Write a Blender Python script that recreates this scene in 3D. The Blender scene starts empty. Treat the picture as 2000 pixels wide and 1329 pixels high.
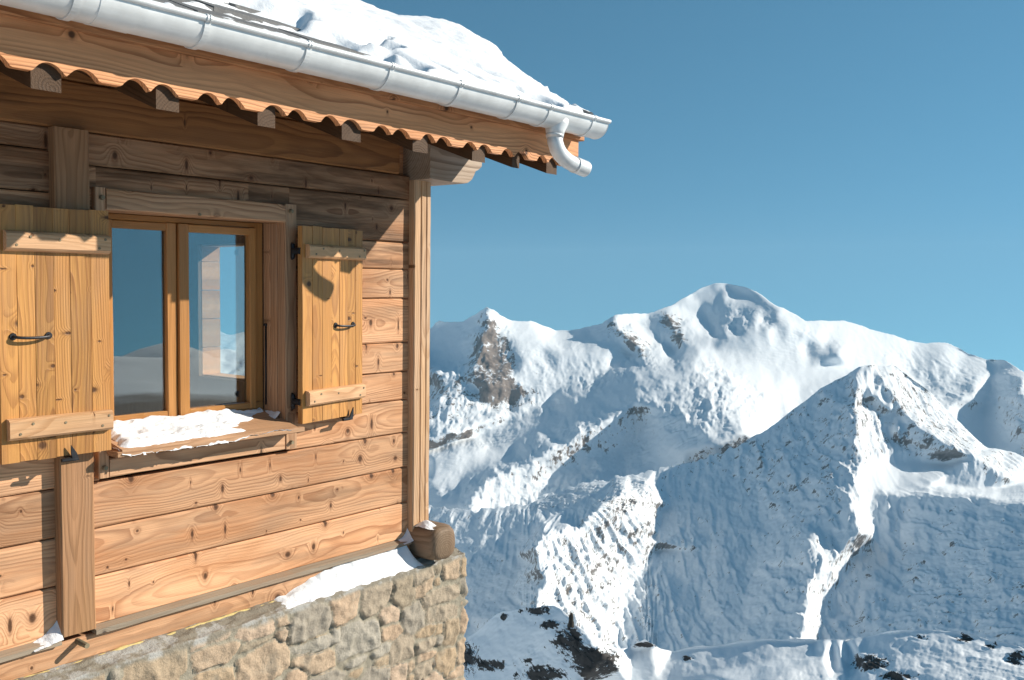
import bpy, bmesh, math, random
import numpy as np
from mathutils import Vector, Matrix
from mathutils.geometry import delaunay_2d_cdt
random.seed(7); rng=np.random.default_rng(7)
SC=bpy.context.scene; COL=SC.collection
# ------------------------------------------------------------------ camera
# X runs along the chalet front, +Y goes into the house, Z up; eye level is z = 0
FPX=1840.0; EYE=np.array([0.0,-3.45,0.0])
YAW,PITCH,ROLL=[math.radians(a) for a in (39.0026,3.3803,0.6807)]
cf=np.array([math.cos(YAW)*math.cos(PITCH),math.sin(YAW)*math.cos(PITCH),-math.sin(PITCH)])
cr=np.array([math.sin(YAW),-math.cos(YAW),0.0]); cu=np.cross(cr,cf)
cr,cu=math.cos(ROLL)*cr+math.sin(ROLL)*cu, -math.sin(ROLL)*cr+math.cos(ROLL)*cu
cam=bpy.data.cameras.new('camera'); co=bpy.data.objects.new('camera',cam); COL.objects.link(co)
co.matrix_world=Matrix(((cr[0],cu[0],-cf[0],EYE[0]),(cr[1],cu[1],-cf[1],EYE[1]),(cr[2],cu[2],-cf[2],EYE[2]),(0,0,0,1)))
cam.sensor_width=36; cam.lens=36*FPX/2000; cam.clip_start=.05; cam.clip_end=120000
SC.camera=co
# ------------------------------------------------------------------ light
SUN=Vector((1.15,-1.0,0.76)).normalized()
sl=bpy.data.lights.new('sun','SUN'); sl.energy=4.9; sl.angle=math.radians(.5); sl.color=(1.0,.905,.775)
so=bpy.data.objects.new('sun',sl); COL.objects.link(so)
so.rotation_euler=SUN.to_track_quat('Z','Y').to_euler(); so.location=(8,-8,8)
world=bpy.data.worlds.new('World'); SC.world=world; world.use_nodes=True
wn=world.node_tree; bg=wn.nodes['Background']
sky=wn.nodes.new('ShaderNodeTexSky'); sky.sky_type='NISHITA'; sky.sun_disc=False
sky.sun_elevation=math.asin(SUN.z); sky.sun_rotation=math.atan2(SUN.x,SUN.y)
sky.altitude=2400; sky.air_density=1.0; sky.dust_density=0.3; sky.ozone_density=0.4
# seen from a high mountain the horizon dips: lower the sky dome a little
tc_=wn.nodes.new('ShaderNodeTexCoord'); ad_=wn.nodes.new('ShaderNodeVectorMath'); ad_.operation='ADD'; ad_.inputs[1].default_value=(0,0,.24)
nm_=wn.nodes.new('ShaderNodeVectorMath'); nm_.operation='NORMALIZE'
wn.links.new(tc_.outputs['Generated'],ad_.inputs[0]); wn.links.new(ad_.outputs[0],nm_.inputs[0]); wn.links.new(nm_.outputs[0],sky.inputs[0])
tn_=wn.nodes.new('ShaderNodeMix'); tn_.data_type='RGBA'; tn_.blend_type='MULTIPLY'; tn_.inputs[0].default_value=1; tn_.inputs[7].default_value=(.57,1.01,.965,1)
wn.links.new(sky.outputs[0],tn_.inputs[6]); wn.links.new(tn_.outputs[2],bg.inputs[0]); bg.inputs[1].default_value=.101
SC.view_settings.view_transform='Standard'; SC.view_settings.look='None'
SC.view_settings.exposure=0.46; SC.view_settings.gamma=1
try: SC.view_settings.use_curve_mapping=False
except Exception: pass
SC.cycles.max_bounces=8; SC.cycles.transparent_max_bounces=12
# ------------------------------------------------------------------ noise
def _h(ix,iy,s):
    n=(ix*374761393+iy*668265263+s*982451653)&0xffffffff
    n=((n^(n>>13))*1274126177)&0xffffffff
    return (n^(n>>16))&0xffffffff
def perlin(x,y,s=0):
    x=np.asarray(x,float);y=np.asarray(y,float)
    xi=np.floor(x).astype(np.int64);yi=np.floor(y).astype(np.int64)
    xf=x-xi;yf=y-yi
    u=xf**3*(xf*(xf*6-15)+10);v=yf**3*(yf*(yf*6-15)+10)
    def g(i,j):
        a=_h(xi+i,yi+j,s).astype(float)*(2*math.pi/4294967296.)
        return np.cos(a)*(xf-i)+np.sin(a)*(yf-j)
    return ((g(0,0)*(1-u)+g(1,0)*u)*(1-v)+(g(0,1)*(1-u)+g(1,1)*u)*v)*1.5
def fbm(x,y,o=5,s=0,gain=.5):
    t=0;a=1
    for k in range(o):
        t=t+a*perlin(x*2**k,y*2**k,s+k*17);a*=gain
    return t
def ridged(x,y,o=5,s=0,gain=.5):
    t=0;a=1;w=1
    for k in range(o):
        n=1-np.abs(perlin(x*2**k,y*2**k,s+k*17))*1.6
        n=np.clip(n,0,1)**2; t=t+a*n*w; w=np.clip(n*1.4,0,1); a*=gain
    return t
def hash01(i,s=0): return _h(np.asarray(i,np.int64),np.asarray(i,np.int64)*7+3,s)/4294967296.
def sstep(a,b,x):
    t=np.clip((x-a)/(b-a),0,1); return t*t*(3-2*t)
# ------------------------------------------------------------------ node helpers
class NT:
    def __init__(s,name):
        s.m=bpy.data.materials.new(name); s.m.use_nodes=True; s.t=s.m.node_tree
        s.bsdf=s.t.nodes['Principled BSDF']; s.out=s.t.nodes['Material Output']
    def n(s,typ,ins=None,**kw):
        nd=s.t.nodes.new('ShaderNode'+typ)
        for k,v in kw.items(): setattr(nd,k,v)
        if ins:
            for k,v in ins.items(): s.set(nd.inputs[k],v)
        return nd
    def set(s,sock,v):
        if isinstance(v,bpy.types.NodeSocket): s.t.links.new(v,sock)
        else:
            if isinstance(v,(tuple,list)) and len(v)==3 and sock.type=='RGBA': v=(*v,1)
            sock.default_value=v
    def m_(s,op,a,b=None,c=None,clamp=False):
        nd=s.n('Math',operation=op); nd.use_clamp=clamp
        s.set(nd.inputs[0],a)
        if b is not None: s.set(nd.inputs[1],b)
        if c is not None: s.set(nd.inputs[2],c)
        return nd.outputs[0]
    def mix(s,f,a,b,blend='MIX'):
        nd=s.n('Mix',data_type='RGBA',blend_type=blend)
        s.set(nd.inputs[0],f); s.set(nd.inputs[6],a); s.set(nd.inputs[7],b); return nd.outputs[2]
    def ss(s,lo,hi,x):
        nd=s.n('MapRange',interpolation_type='SMOOTHSTEP'); s.set(nd.inputs[0],x)
        s.set(nd.inputs[1],lo); s.set(nd.inputs[2],hi); return nd.outputs[0]
    def xyz(s,x,y,z=0.0):
        nd=s.n('CombineXYZ'); s.set(nd.inputs[0],x);s.set(nd.inputs[1],y);s.set(nd.inputs[2],z); return nd.outputs[0]
    def noise(s,vec,scale=1.0,detail=3.0,rough=.5,dist=0.0):
        nd=s.n('TexNoise'); s.set(nd.inputs['Vector'],vec); s.set(nd.inputs['Scale'],scale)
        s.set(nd.inputs['Detail'],detail); s.set(nd.inputs['Roughness'],rough); s.set(nd.inputs['Distortion'],dist)
        return nd.outputs['Fac']
    def attr(s,name,out='Fac'):
        return s.n('Attribute',attribute_name=name).outputs[out]
    def bump(s,h,dist=.002,strength=1.0):
        nd=s.n('Bump'); s.set(nd.inputs['Height'],h); nd.inputs['Distance'].default_value=dist; nd.inputs['Strength'].default_value=strength
        s.t.links.new(nd.outputs[0],s.bsdf.inputs['Normal'])
    def fin(s,col,rough=.6,spec=.3,metal=0.0):
        s.set(s.bsdf.inputs['Base Color'],col); s.set(s.bsdf.inputs['Roughness'],rough)
        s.set(s.bsdf.inputs['Specular IOR Level'],spec); s.set(s.bsdf.inputs['Metallic'],metal); return s.m
def wood(name,early,late,knot,ring=.014,contrast=.8,kdens=.5,kx=4.0,ky=8.0,amber=None,amb=.4,grey=0.0,stain_shade=0.0,rough=.62,toned=.25):
    T=NT(name); M=T.m_
    g=T.attr('gco','Vector'); sd=T.attr('seed')
    sp=T.n('SeparateXYZ',{0:g}); x,a,b=sp.outputs
    xs=M('MULTIPLY_ADD',sd,37.3,x)
    r1=M('FRACT',M('MULTIPLY',sd,91.7)); r2=M('FRACT',M('MULTIPLY',sd,53.3)); r3=M('FRACT',M('MULTIPLY',sd,29.9))
    so_=M('MULTIPLY',sd,13.1)
    w1=M('SUBTRACT',T.noise(T.xyz(M('MULTIPLY',xs,.8),M('MULTIPLY',a,3.0),so_),1,2),.5)
    w2=M('SUBTRACT',T.noise(T.xyz(M('MULTIPLY',xs,.9),M('MULTIPLY',a,2.0),M('ADD',so_,7.7)),1,2.5),.5)
    w3=M('SUBTRACT',T.noise(T.xyz(M('MULTIPLY',xs,9.0),M('MULTIPLY',a,30.0),so_),1,2),.5)
    a2=M('ADD',M('MULTIPLY_ADD',w1,.075,a),M('MULTIPLY',M('SUBTRACT',r1,.5),.16))
    b2=M('ADD',M('MULTIPLY_ADD',w2,.16,b),M('MULTIPLY_ADD',r2,.09,.02))
    r0=M('SQRT',M('ADD',M('MULTIPLY',a2,a2),M('MULTIPLY',b2,b2)))
    # knots
    kv=T.xyz(M('MULTIPLY',xs,kx),M('MULTIPLY_ADD',sd,61.7,M('MULTIPLY',a,ky)),0.0)
    vo=T.n('TexVoronoi',{'Vector':kv,'Scale':1.0},voronoi_dimensions='2D',feature='F1')
    dv=T.n('VectorMath',{0:kv,1:vo.outputs['Position']},operation='SUBTRACT').outputs[0]
    dv=T.n('VectorMath',{0:dv,1:(1/kx,1/ky,1)},operation='MULTIPLY').outputs[0]
    cs=T.n('SeparateXYZ',{0:vo.outputs['Color']}); pres=M('LESS_THAN',cs.outputs[0],kdens)
    an=T.xyz(M('MULTIPLY_ADD',cs.outputs[2],1.5,.8),M('MULTIPLY_ADD',M('SUBTRACT',1.0,cs.outputs[2]),.7,.45),1.0)
    dv=T.n('VectorMath',{0:dv,1:an},operation='MULTIPLY').outputs[0]
    dk=T.n('VectorMath',{0:dv},operation='LENGTH').outputs[1]
    dk=M('ADD',dk,M('MULTIPLY',w3,.012))
    kr=M('MULTIPLY_ADD',M('POWER',cs.outputs[1],2.0),.0125,.0048)
    kn=M('DIVIDE',dk,kr)
    km=M('MULTIPLY',pres,M('SUBTRACT',1.0,T.ss(.55,1.25,kn)))
    halo=M('MULTIPLY',pres,M('SUBTRACT',1.0,T.ss(.6,2.6,kn)))
    inf=M('MULTIPLY',pres,M('EXPONENT',M('MULTIPLY',M('MULTIPLY',kn,kn),-.16)))
    r=M('ADD',r0,M('MULTIPLY',M('MULTIPLY',inf,kr),1.9))
    ph=M('ADD',M('DIVIDE',r,ring),M('MULTIPLY',w3,.35))
    fr=M('FRACT',ph)
    lt=M('MULTIPLY',T.ss(.25,.86,fr),M('SUBTRACT',1.0,T.ss(.90,1.0,fr)))
    idn=M('SUBTRACT',T.noise(T.xyz(M('FLOOR',ph),so_,0.0),3.7,0),.25)      # some rings are darker
    lt=M('MULTIPLY',lt,M('MULTIPLY_ADD',idn,1.3,.15),clamp=True)
    patch=T.noise(T.xyz(M('MULTIPLY',xs,1.6),M('MULTIPLY',a,7.0),M('ADD',so_,3.3)),1,3)
    fib=T.noise(T.xyz(M('MULTIPLY',xs,7.0),M('MULTIPLY',a,260.0),M('MULTIPLY',b,260.0)),1,2)
    fb2=T.noise(T.xyz(M('MULTIPLY',xs,2.0),M('MULTIPLY',a,60.0),M('MULTIPLY_ADD',b,60.0,so_)),1,3)
    col=T.mix(M('MULTIPLY',lt,M('MULTIPLY',contrast,M('MULTIPLY_ADD',patch,1.1,.4)),clamp=True),early,late)
    if amber: col=T.mix(M('MULTIPLY',T.ss(.42,.68,patch),amb),col,amber)
    tone=M('ADD',M('MULTIPLY_ADD',M('SUBTRACT',r3,.5),toned,1.03),M('ADD',M('MULTIPLY',M('SUBTRACT',fib,.5),.35),M('MULTIPLY',M('SUBTRACT',fb2,.5),.55)))
    col=T.mix(1.0,col,T.n('CombineColor',{0:tone,1:tone,2:tone}).outputs[0],'MULTIPLY')
    if grey:
        gn=T.ss(.45,.7,T.noise(T.xyz(M('MULTIPLY',xs,3.0),M('MULTIPLY',a,18.0),M('ADD',so_,5.0)),1,4))
        col=T.mix(M('MULTIPLY',gn,grey),col,(.33,.225,.15))
    if stain_shade:
        sn=T.noise(T.xyz(M('MULTIPLY',xs,1.3),M('MULTIPLY',a,11.0),M('ADD',so_,9.0)),1,5,.6)
        col=T.mix(M('MULTIPLY',T.ss(M('MULTIPLY_ADD',M('FLOOR',sd),-.13,.5),.70,sn),M('MULTIPLY_ADD',M('FLOOR',sd),.5,stain_shade),clamp=True),col,(.075,.034,.013))  # dark stains, plus eave shade painted into the upper wall planks
    col=T.mix(M('MULTIPLY',halo,.38),col,late)
    col=T.mix(M('MULTIPLY',km,.86),col,knot)
    dsx=T.n('SeparateXYZ',{0:dv}); st_=M('MULTIPLY',pres,M('EXPONENT',M('MULTIPLY',M('POWER',M('DIVIDE',M('ADD',M('ABSOLUTE',dsx.outputs[0]),M('MULTIPLY',M('ABSOLUTE',w3),.01)),.009),2.0),-1.0)))
    st_=M('MULTIPLY',st_,M('SUBTRACT',1.0,T.ss(.004,.030,M('ABSOLUTE',dsx.outputs[1]))))
    col=T.mix(M('MULTIPLY',st_,M('MULTIPLY',T.ss(.3,.75,cs.outputs[1]),.55)),col,knot)
    h=M('ADD',M('MULTIPLY',lt,.5),M('ADD',M('MULTIPLY',fib,.6),M('MULTIPLY',km,-.6)))
    T.bump(h,.0022,.8)
    return T.fin(col,rough,.25)
MAT={}
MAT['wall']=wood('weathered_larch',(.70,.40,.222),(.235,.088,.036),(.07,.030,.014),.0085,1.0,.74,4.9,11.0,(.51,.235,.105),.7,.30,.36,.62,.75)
MAT['beam']=wood('old_beam',(.36,.165,.06),(.11,.042,.016),(.05,.024,.013),.012,1.0,.45,2.6,6.0,(.28,.13,.055),.5,.05,.6)
MAT['post']=wood('brown_post',(.36,.195,.10),(.17,.085,.036),(.08,.042,.022),.013,.9,.35,3.0,9.0,(.34,.19,.085),.5,.2,.12)
MAT['pale']=wood('pale_post',(.60,.40,.25),(.33,.16,.07),(.14,.07,.03),.011,.8,.4,3.0,9.0,(.62,.38,.19),.5,.2,0)
MAT['shutter']=wood('golden_shutter',(.50,.25,.078),(.24,.10,.034),(.08,.036,.016),.009,.95,.62,5.0,13.0,(.40,.185,.06),.75,.16,.16,.5,.45)
MAT['batten']=wood('pale_batten',(.60,.37,.21),(.34,.16,.07),(.12,.055,.025),.010,.8,.45,4.0,10.0,(.62,.36,.17),.5,.08,.10)
MAT['sash']=wood('varnished_sash',(.44,.21,.07),(.36,.17,.05),(.2,.09,.03),.011,.6,.06,3.0,9.0,(.45,.21,.06),.5,0,0,.38)
MAT['trim']=wood('aged_trim',(.54,.325,.19),(.20,.09,.042),(.09,.05,.028),.011,1.15,.45,3.0,8.0,(.42,.22,.105),.6,.28,.22)
MAT['pale_end']=wood('bleached_purlin',(.46,.375,.30),(.20,.145,.105),(.10,.07,.05),.013,1.1,.5,3.0,7.0,(.36,.26,.18),.5,.4,.2)
MAT['log']=wood('weathered_log',(.25,.18,.12),(.13,.085,.05),(.06,.04,.03),.012,.9,.3,3.0,8.0,None,0,.6,.3)
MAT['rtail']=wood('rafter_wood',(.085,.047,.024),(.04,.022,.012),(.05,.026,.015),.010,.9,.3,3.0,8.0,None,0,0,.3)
MAT['grey']=wood('grey_drip_board',(.34,.28,.21),(.20,.16,.12),(.08,.06,.05),.010,.7,.2,3.0,9.0,None,0,.7,.15)
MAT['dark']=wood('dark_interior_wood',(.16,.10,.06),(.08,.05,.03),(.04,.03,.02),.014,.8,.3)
def simple(name,col,rough=.5,metal=0.0,spec=.4,nscale=40,namt=.25,bump=.0006):
    T=NT(name); p=T.n('NewGeometry').outputs['Position']
    n=T.noise(p,nscale,5,.6); f=T.m_('MULTIPLY_ADD',T.m_('SUBTRACT',n,.5),namt*2,1.0)
    c=T.mix(1.0,col,T.n('CombineColor',{0:f,1:f,2:f}).outputs[0],'MULTIPLY')
    if bump: T.bump(n,bump,.6)
    return T.fin(c,T.m_('MULTIPLY_ADD',n,.3,rough-.15),spec,metal)
MAT['iron']=simple('black_iron',(.035,.037,.042),.45,.6,.5,60,.4)
MAT['peg']=simple('grey_peg_wood',(.24,.20,.13),.7,0,.2,90,.6)
MAT['foam']=simple('yellow_foam',(.62,.50,.22),.8,0,.1,70,.45,.003)
MAT['blind']=simple('inner_plaster',(.42,.42,.42),.8,0,.1,6,.15)
MAT['rubber']=simple('dark_seal',(.02,.02,.02),.6,0,.3,60,.1)
def zinc():
    T=NT('zinc_gutter'); p=T.n('NewGeometry').outputs['Position']
    sp=T.n('SeparateXYZ',{0:p})
    n=T.noise(p,9,5,.6); n2=T.noise(T.xyz(T.m_('MULTIPLY',sp.outputs[0],3),T.m_('MULTIPLY',sp.outputs[1],60),T.m_('MULTIPLY',sp.outputs[2],60)),1,3)
    f=T.m_('ADD',T.m_('MULTIPLY_ADD',T.m_('SUBTRACT',n,.5),.45,.88),T.m_('MULTIPLY',T.m_('SUBTRACT',n2,.5),.26))
    c=T.mix(1.0,(.80,.835,.85),T.n('CombineColor',{0:f,1:f,2:f}).outputs[0],'MULTIPLY')
    d=T.ss(.60,.75,T.noise(p,28,4,.7)); c=T.mix(T.m_('MULTIPLY',d,.35),c,(.55,.58,.60))
    T.bump(n,.001,.3)
    return T.fin(c,T.m_('MULTIPLY_ADD',n,.35,.22),.5,.15)
MAT['zinc']=zinc()
def slate():
    T=NT('grey_slate'); sd=T.attr('seed'); p=T.n('NewGeometry').outputs['Position']
    n=T.noise(p,14,6,.65); n2=T.noise(p,90,3)
    c=T.mix(n,(.085,.087,.092),(.20,.20,.20)); r=T.m_('FRACT',T.m_('MULTIPLY',sd,41.3))
    c=T.mix(T.m_('MULTIPLY',r,.5),c,(.16,.16,.16)); c=T.mix(T.m_('MULTIPLY',T.ss(.6,.7,n2),.5),c,(.30,.30,.28))
    T.bump(T.m_('ADD',n,T.m_('MULTIPLY',n2,.3)),.006,.8); return T.fin(c,.65,.3)
MAT['slate']=slate()
def snow():
    T=NT('snow'); p=T.n('NewGeometry').outputs['Position']
    n=T.noise(p,38,5,.6); n2=T.noise(p,260,3,.6)
    c=T.mix(n,(.82,.86,.90),(.86,.89,.925)); T.bump(T.m_('ADD',n,T.m_('MULTIPLY',n2,.35)),.008,.5)
    s=T.bsdf; s.inputs['Subsurface Weight'].default_value=.0
    return T.fin(c,.75,.2)
MAT['snow']=snow()
def glass():
    T=NT('window_glass'); t=T.t
    tr=T.n('BsdfTransparent',{0:(.84,.90,.90)}); gl=T.n('BsdfGlossy',{0:(.95,.98,1.0),'Roughness':0.0})
    fr=T.n('Fresnel',{0:1.5}).outputs[0]
    f=T.m_('MULTIPLY_ADD',fr,1.6,.085,clamp=True)
    mx=T.n('MixShader',{0:f,1:tr.outputs[0],2:gl.outputs[0]})
    t.links.new(mx.outputs[0],T.out.inputs[0]); return T.m
MAT['glass']=glass()
def stone():
    T=NT('rubble_stone'); sid=T.attr('sid'); mo=T.attr('mortar'); p=T.n('NewGeometry').outputs['Position']
    cr_=T.n('ValToRGB'); e=cr_.color_ramp; e.interpolation='CONSTANT'
    cols=[(.44,.345,.24),(.36,.30,.22),(.52,.385,.27),(.37,.33,.27),(.46,.35,.235),(.43,.395,.33),(.55,.42,.31),(.33,.30,.255),(.49,.375,.265),(.42,.35,.265)]
    e.elements[0].color=(*cols[0],1); e.elements[0].position=0; e.elements[1].position=.1; e.elements[1].color=(*cols[1],1)
    for i in range(2,10): el=e.elements.new(i/10); el.color=(*cols[i],1)
    T.set(cr_.inputs[0],sid)
    n=T.noise(p,22,6,.65); n2=T.noise(p,110,4,.65); n3=T.noise(p,7,4,.6)
    f=T.m_('ADD',T.m_('MULTIPLY_ADD',T.m_('SUBTRACT',n,.5),.75,.92),T.m_('MULTIPLY',T.m_('SUBTRACT',n2,.5),.6))
    c=T.mix(1.0,cr_.outputs[0],T.n('CombineColor',{0:f,1:f,2:f}).outputs[0],'MULTIPLY')
    c=T.mix(T.m_('MULTIPLY',T.ss(.52,.68,n3),.45),c,(.29,.27,.22))
    c=T.mix(T.m_('MULTIPLY',T.ss(.6,.72,n),.4),c,(.22,.18,.12))
    mc=T.mix(n2,(.25,.225,.17),(.38,.35,.28)); mc=T.mix(T.ss(.5,.66,n3),mc,(.22,.20,.15)); mc=T.mix(T.m_('MULTIPLY',T.ss(.58,.7,n),.7),mc,(.12,.105,.075))
    led=T.attr('ledge'); lc=T.mix(T.ss(.46,.56,T.noise(p,9,5,.6)),(.25,.225,.18),(.40,.395,.37)); mc=T.mix(led,mc,lc)
    c=T.mix(mo,c,mc)
    T.bump(T.m_('ADD',n,T.m_('MULTIPLY',n2,.5)),.008,.9); return T.fin(c,.82,.15)
MAT['stone']=stone()
def terrain(name,nsc,rockcol=(.15,.125,.105),bumpd=6.0,streak=1.0,thr=.5,dirs=False,hard=.14):
    T=NT(name); M=T.m_; ge=T.n('NewGeometry'); p=ge.outputs['Position']; nz=T.n('SeparateXYZ',{0:ge.outputs['Normal']}).outputs[2]
    rk=T.attr('rock'); q=T.n('VectorMath',{0:p,1:(nsc,nsc,nsc*streak)},operation='MULTIPLY').outputs[0]
    if dirs:       # rock bands follow the fall line of the face
        dt=lambda v: T.n('VectorMath',{0:p,1:tuple(float(c) for c in v)},operation='DOT_PRODUCT').outputs[1]
        q=T.xyz(dt((cr*.82-np.array((0,0,.57)))*nsc*1.5),dt((cr*.57+np.array((0,0,.82)))*nsc*.42),dt(cf*nsc*.5))
    n=T.noise(q,1.0,7,.62,.3); n2=T.noise(q,5.3,5,.65)
    mm=M('ADD',M('MULTIPLY',M('SUBTRACT',n,.5),1.5),M('MULTIPLY',M('SUBTRACT',n2,.5),.9))
    f=M('ADD',M('ADD',rk,mm),M('MULTIPLY',M('SUBTRACT',.62,nz),.3)); f=T.ss(thr,thr+hard,f)
    f=M('MULTIPLY',f,T.ss(.02,.12,rk))
    rc=T.mix(n2,rockcol,tuple(min(1,v*1.9) for v in rockcol)); rc=T.mix(T.ss(.5,.7,n),rc,tuple(v*.6 for v in rockcol))
    sc=T.mix(n,(.79,.84,.88),(.84,.88,.91))
    T.bump(M('ADD',n,M('MULTIPLY',n2,.35)),bumpd,.13)
    return T.fin(T.mix(f,sc,rc),.8,.15)
MAT['mount']=terrain('snow_and_rock',.010,(.155,.125,.105),5,.8)
MAT['face']=terrain('icy_face',.024,(.16,.145,.135),3.0,.7,.50,True)
MAT['hill']=terrain('hill_snow_and_rock',.11,(.038,.035,.033),.8,3.2,.46,False,.05)
# ------------------------------------------------------------------ objects
def link(name,me,mat,parent=None):
    o=bpy.data.objects.new(name,me); COL.objects.link(o)
    if mat is not None: me.materials.append(mat)
    if parent is not None: o.parent=parent; o.matrix_parent_inverse=Matrix.Identity(4); o.location=-Vector(wloc(parent))
    return o
def wloc(o):
    v=Vector(o.location)
    while o.parent is not None: o=o.parent; v=v+Vector(o.location)
    return v
def tag(o,label=None,cat=None,group=None,kind=None):
    if label: o['label']=label
    if cat: o['category']=cat
    if group: o['group']=group
    if kind: o['kind']=kind
    return o
class MB:
    def __init__(s): s.v=[];s.f=[];s.g=[];s.sd=[]
    def add(s,vs,fs,gs,seed):
        o=len(s.v); s.v+=[tuple(map(float,q)) for q in vs]; s.g+=[tuple(map(float,q)) for q in gs]; s.sd+=[seed]*len(vs)
        s.f+=[tuple(i+o for i in f) for f in fs]
    def build(s,name,mat,parent=None,smooth=False,fixn=True):
        me=bpy.data.meshes.new(name); me.from_pydata(s.v,[],s.f)
        if fixn:
            bm=bmesh.new(); bm.from_mesh(me); bmesh.ops.recalc_face_normals(bm,faces=bm.faces); bm.to_mesh(me); bm.free()
        at=me.attributes.new('gco','FLOAT_VECTOR','POINT'); at.data.foreach_set('vector',np.array(s.g,np.float32).ravel())
        at=me.attributes.new('seed','FLOAT','POINT'); at.data.foreach_set('value',np.array(s.sd,np.float32))
        if smooth: me.polygons.foreach_set('use_smooth',[True]*len(me.polygons))
        return link(name,me,mat,parent)
def rs(): return round(random.random(),4)
def beam(mb,p0,p1,wd,w,d,ch=.003,jit=.0012,seed=None,n=None,prof=None):
    """bar from p0 to p1; wd = direction of its width w, d = depth; slightly uneven chamfered edges"""
    p0=np.array(p0,float);p1=np.array(p1,float); ax=p1-p0; L=np.linalg.norm(ax); ax/=L
    wd=np.array(wd,float); wd-=ax*(wd@ax); wd/=np.linalg.norm(wd); dd=np.cross(ax,wd)
    seed=rs() if seed is None else seed
    n=n or max(2,int(L/.09)+1); hw,hd=w/2,d/2
    pr=prof or [(-hw+ch,-hd),(hw-ch,-hd),(hw,-hd+ch),(hw,hd-ch),(hw-ch,hd),(-hw+ch,hd),(-hw,hd-ch),(-hw,-hd+ch)]
    k=len(pr); vs=[];gs=[]
    ss=np.linspace(0,L,n)
    for j,(a,b) in enumerate(pr):
        ja=jit*perlin(ss*6+j*3.1,np.full(n,seed*91+j*1.7),3); jb=jit*perlin(ss*6+j*5.3,np.full(n,seed*57+j*2.9),5)
        for i in range(n):
            A=a+ja[i];B=b+jb[i]; vs.append(p0+ax*ss[i]+wd*A+dd*B); gs.append((ss[i],A,B))
    idx=lambda j,i:(j%k)*n+i
    fs=[(idx(j,i),idx(j+1,i),idx(j+1,i+1),idx(j,i+1)) for j in range(k) for i in range(n-1)]
    fs+=[tuple(idx(j,0) for j in range(k)),tuple(idx(j,n-1) for j in reversed(range(k)))]
    mb.add(vs,fs,gs,seed)
def box(mb,x0,x1,p0,p1,z0,z1,ax='x',**k):
    """axis aligned timber, p = distance in front of the wall face"""
    xc,pc,zc=(x0+x1)/2,(p0+p1)/2,(z0+z1)/2
    if ax=='x': beam(mb,(x0,-pc,zc),(x1,-pc,zc),(0,0,1),z1-z0,abs(p1-p0),**k)
    elif ax=='z': beam(mb,(xc,-pc,z0),(xc,-pc,z1),(1,0,0),x1-x0,abs(p1-p0),**k)
    else: beam(mb,(xc,-p0,zc),(xc,-p1,zc),(0,0,1),z1-z0,abs(x1-x0),**k)
def tube(mb,pts,rad,k=12,seed=0.0,caps=True,up=(0.13,.4,.9)):
    pts=[np.array(p,float) for p in pts]; n=len(pts); rad=[rad]*n if not hasattr(rad,'__len__') else rad
    vs=[];gs=[];u=np.array(up,float);s=0
    for i,p in enumerate(pts):
        t=pts[min(i+1,n-1)]-pts[max(i-1,0)]; t/=np.linalg.norm(t)
        u=u-t*(u@t); u/=np.linalg.norm(u); v=np.cross(t,u)
        if i: s+=np.linalg.norm(p-pts[i-1])
        for j in range(k):
            a=2*math.pi*j/k; c,q=math.cos(a)*rad[i],math.sin(a)*rad[i]
            vs.append(p+u*c+v*q); gs.append((s,c,q))
    fs=[(i*k+j,i*k+(j+1)%k,(i+1)*k+(j+1)%k,(i+1)*k+j) for i in range(n-1) for j in range(k)]
    if caps: fs+=[tuple(range(k)),tuple((n-1)*k+j for j in reversed(range(k)))]
    mb.add(vs,fs,gs,seed)
def one(fn,name,mat,parent,smooth=False,**kw):
    mb=MB(); fn(mb); return mb.build(name,MAT[mat],parent,smooth,**kw)
def gridmesh(P,name,mat,parent=None,smooth=True,mask=None,attrs={},flip=False):
    ny,nx=P.shape[:2]; I=np.arange(ny*nx).reshape(ny,nx)
    q=np.stack([I[:-1,:-1],I[:-1,1:],I[1:,1:],I[1:,:-1]],-1)
    if flip: q=q[...,::-1]
    q=q.reshape(-1,4) if mask is None else q[mask]
    me=bpy.data.meshes.new(name); V=P.reshape(-1,3).astype(np.float32)
    if mask is not None:
        used=np.zeros(len(V),bool); used[q.ravel()]=True; mp=np.cumsum(used)-1; q=mp[q]; V=V[used]
    me.vertices.add(len(V)); me.vertices.foreach_set('co',V.ravel())
    me.loops.add(q.size); me.loops.foreach_set('vertex_index',q.ravel().astype(np.int32))
    me.polygons.add(len(q)); me.polygons.foreach_set('loop_start',np.arange(0,q.size,4,dtype=np.int32))
    me.polygons.foreach_set('loop_total',np.full(len(q),4,np.int32))
    me.polygons.foreach_set('use_smooth',np.full(len(q),smooth))
    for k,a in attrs.items():
        a=np.asarray(a,np.float32).ravel()
        if mask is not None: a=a[used]
        at=me.attributes.new(k,'FLOAT','POINT'); at.data.foreach_set('value',a)
    me.update(calc_edges=True); me.validate()
    return link(name,me,mat,parent)
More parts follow.
